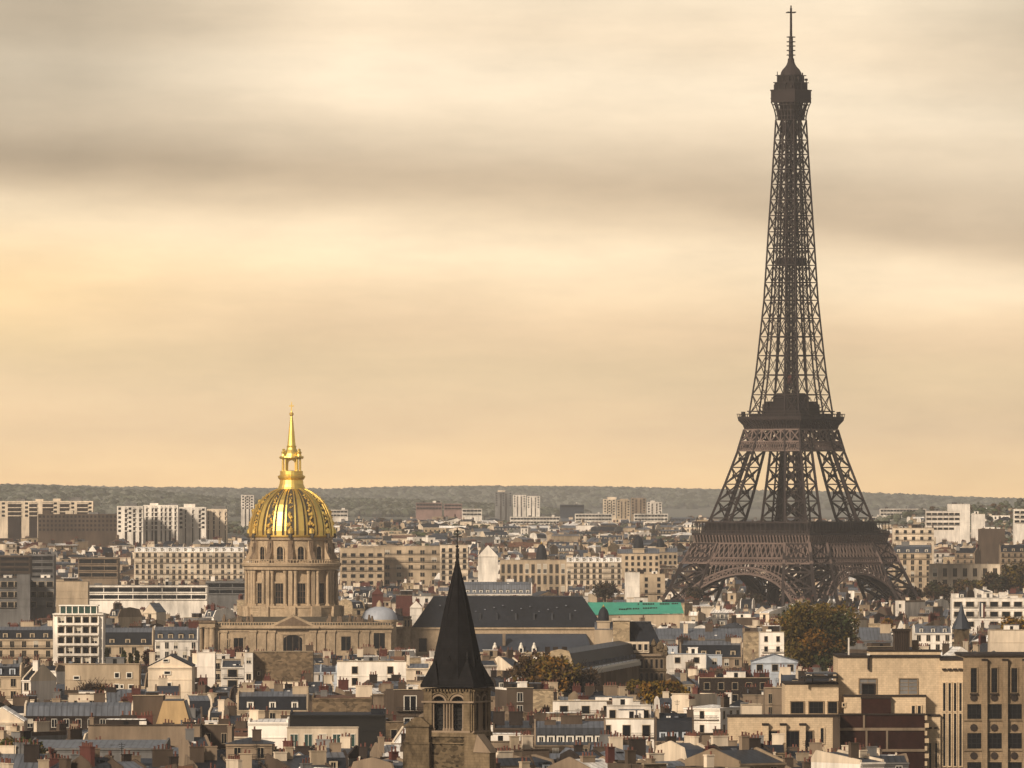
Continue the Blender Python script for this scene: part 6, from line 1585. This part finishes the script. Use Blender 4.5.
# woods on the hills and green among the far houses : nobody could count them
def woods():
    rg = random.Random(77); base = []
    t = (1+sqrt(5))/2
    iv = [Vector(v).normalized() for v in [(-1,t,0),(1,t,0),(-1,-t,0),(1,-t,0),(0,-1,t),(0,1,t),(0,-1,-t),(0,1,-t),(t,0,-1),(t,0,1),(-t,0,-1),(-t,0,1)]]
    ff = [(0,11,5),(0,5,1),(0,1,7),(0,7,10),(0,10,11),(1,5,9),(5,11,4),(11,10,2),(10,7,6),(7,1,8),(3,9,4),(3,4,2),(3,2,6),(3,6,8),(3,8,9),(4,9,5),(2,4,11),(6,2,10),(8,6,7),(9,8,1)]
    def clump(mb, x, y, z, r, m):
        i = len(mb.v)
        for v in iv: k = r*rg.uniform(.7, 1.25); mb.v.append((x+v.x*k, y+v.y*k, z+v.z*k*.8))
        mb.f += [(i+a, i+b, i+c) for a, b, c in ff]; mb.m += [m]*20
    mb = MB()
    for Y0, Y1, n, r, x0, x1 in ((21000, 23900, 8000, 11, -120, 1150), (12600, 14800, 9000, 7, -120, 700), (7700, 9500, 3500, 3.6, -120, 1150)):
        for k in range(n):
            Y = rg.uniform(Y0, Y1) if rg.random() < .7 else Y1-(400 if Y1 > 12000 else 100)+rg.uniform(-150, 150); px = rg.uniform(x0, x1); x = X(px, Y); g = zg(x, Y)
            if 9000 < Y0 < 18000 and g < lerp_tab(BASE, Y)+2.5: continue
            clump(mb, x, Y, g+r*.7, r*rg.uniform(.6, 1.5), rg.choice(['wood_far', 'wood_near', 'leaf_dark']))
    o = mb.obj('hill_woods'); tag(o, 'soft hazy woodland covering the hills on the horizon', 'woodland', kind='stuff')
    mb = MB()
    patches = [(15, 5450, 60, 26), (60, 5350, 60, 22), (30, 5200, 80, 18), (200, 5300, 60, 22), (175, 5380, 30, 16), (100, 5300, 40, 16), (370, 6800, 70, 20), (430, 6400, 50, 16), (350, 5900, 40, 14), (530, 5700, 40, 22), (560, 5650, 50, 26), (585, 5700, 40, 20), (600, 6200, 50, 16), (655, 6100, 40, 14), (680, 5900, 40, 14), (880, 6700, 40, 14), (905, 5900, 30, 18), (925, 6200, 40, 20),
               (960, 6050, 50, 22), (990, 6100, 50, 26), (1015, 6050, 50, 20), (940, 5800, 20, 12), (985, 6600, 60, 30), (1050, 6000, 50, 20), (1000, 7000, 90, 50), (480, 7200, 60, 16), (650, 7300, 80, 14), (740, 6600, 80, 14), (820, 6600, 80, 14), (270, 6000, 60, 20), (420, 5700, 30, 10), (330, 5500, 30, 10)]
    for px, Y, sp, n in patches:
        for k in range(n*3):
            yy_ = Y+rg.gauss(0, 60); xx = X(px+rg.gauss(0, sp*.32), yy_); g = zg(xx, yy_)
            for q in range(3): clump(mb, xx+rg.uniform(-4, 4), yy_+rg.uniform(-4, 4), g+rg.uniform(2, 11), rg.uniform(1.7, 3.3), rg.choice(['wood_near', 'leaf_green', 'wood_near', 'wood_far', 'leaf_brown']))
    for k in range(700):
        yy_ = rg.uniform(4500, 7400); xx = X(rg.uniform(-40, 1060), yy_); g = zg(xx, yy_)
        for q in range(4): clump(mb, xx+rg.uniform(-5, 5), yy_+rg.uniform(-4, 4), g+rg.uniform(2, 10), rg.uniform(1.6, 3.2), rg.choice(['wood_near', 'wood_near', 'leaf_brown', 'wood_far']))
    o = mb.obj('far_trees'); tag(o, 'small dull green and brown trees dotted between the far houses', 'trees', kind='stuff')
woods()

# ------------------------------------------------------------------ haze
def haze(dens=3.7e-5):
    mb = MB(); mb.box(-5000, 5000, -2000, 27600, -60, 345, 'iron')
    o = mb.obj('haze'); o['kind'] = 'stuff'; tag(o, 'thin pale haze hanging over the whole city', 'haze')
    m = bpy.data.materials.new('haze'); m.use_nodes = True; t = m.node_tree; t.nodes.clear()
    oo = t.nodes.new('ShaderNodeOutputMaterial'); v = t.nodes.new('ShaderNodeVolumePrincipled')
    v.inputs['Color'].default_value = (.95, .94, .94, 1); v.inputs['Density'].default_value = dens; v.inputs['Anisotropy'].default_value = .2
    t.links.new(v.outputs[0], oo.inputs['Volume']); o.data.materials.clear(); o.data.materials.append(m)
haze()
SC.cycles.volume_bounces = 3; SC.cycles.max_bounces = 5; SC.cycles.diffuse_bounces = 3; SC.cycles.glossy_bounces = 2
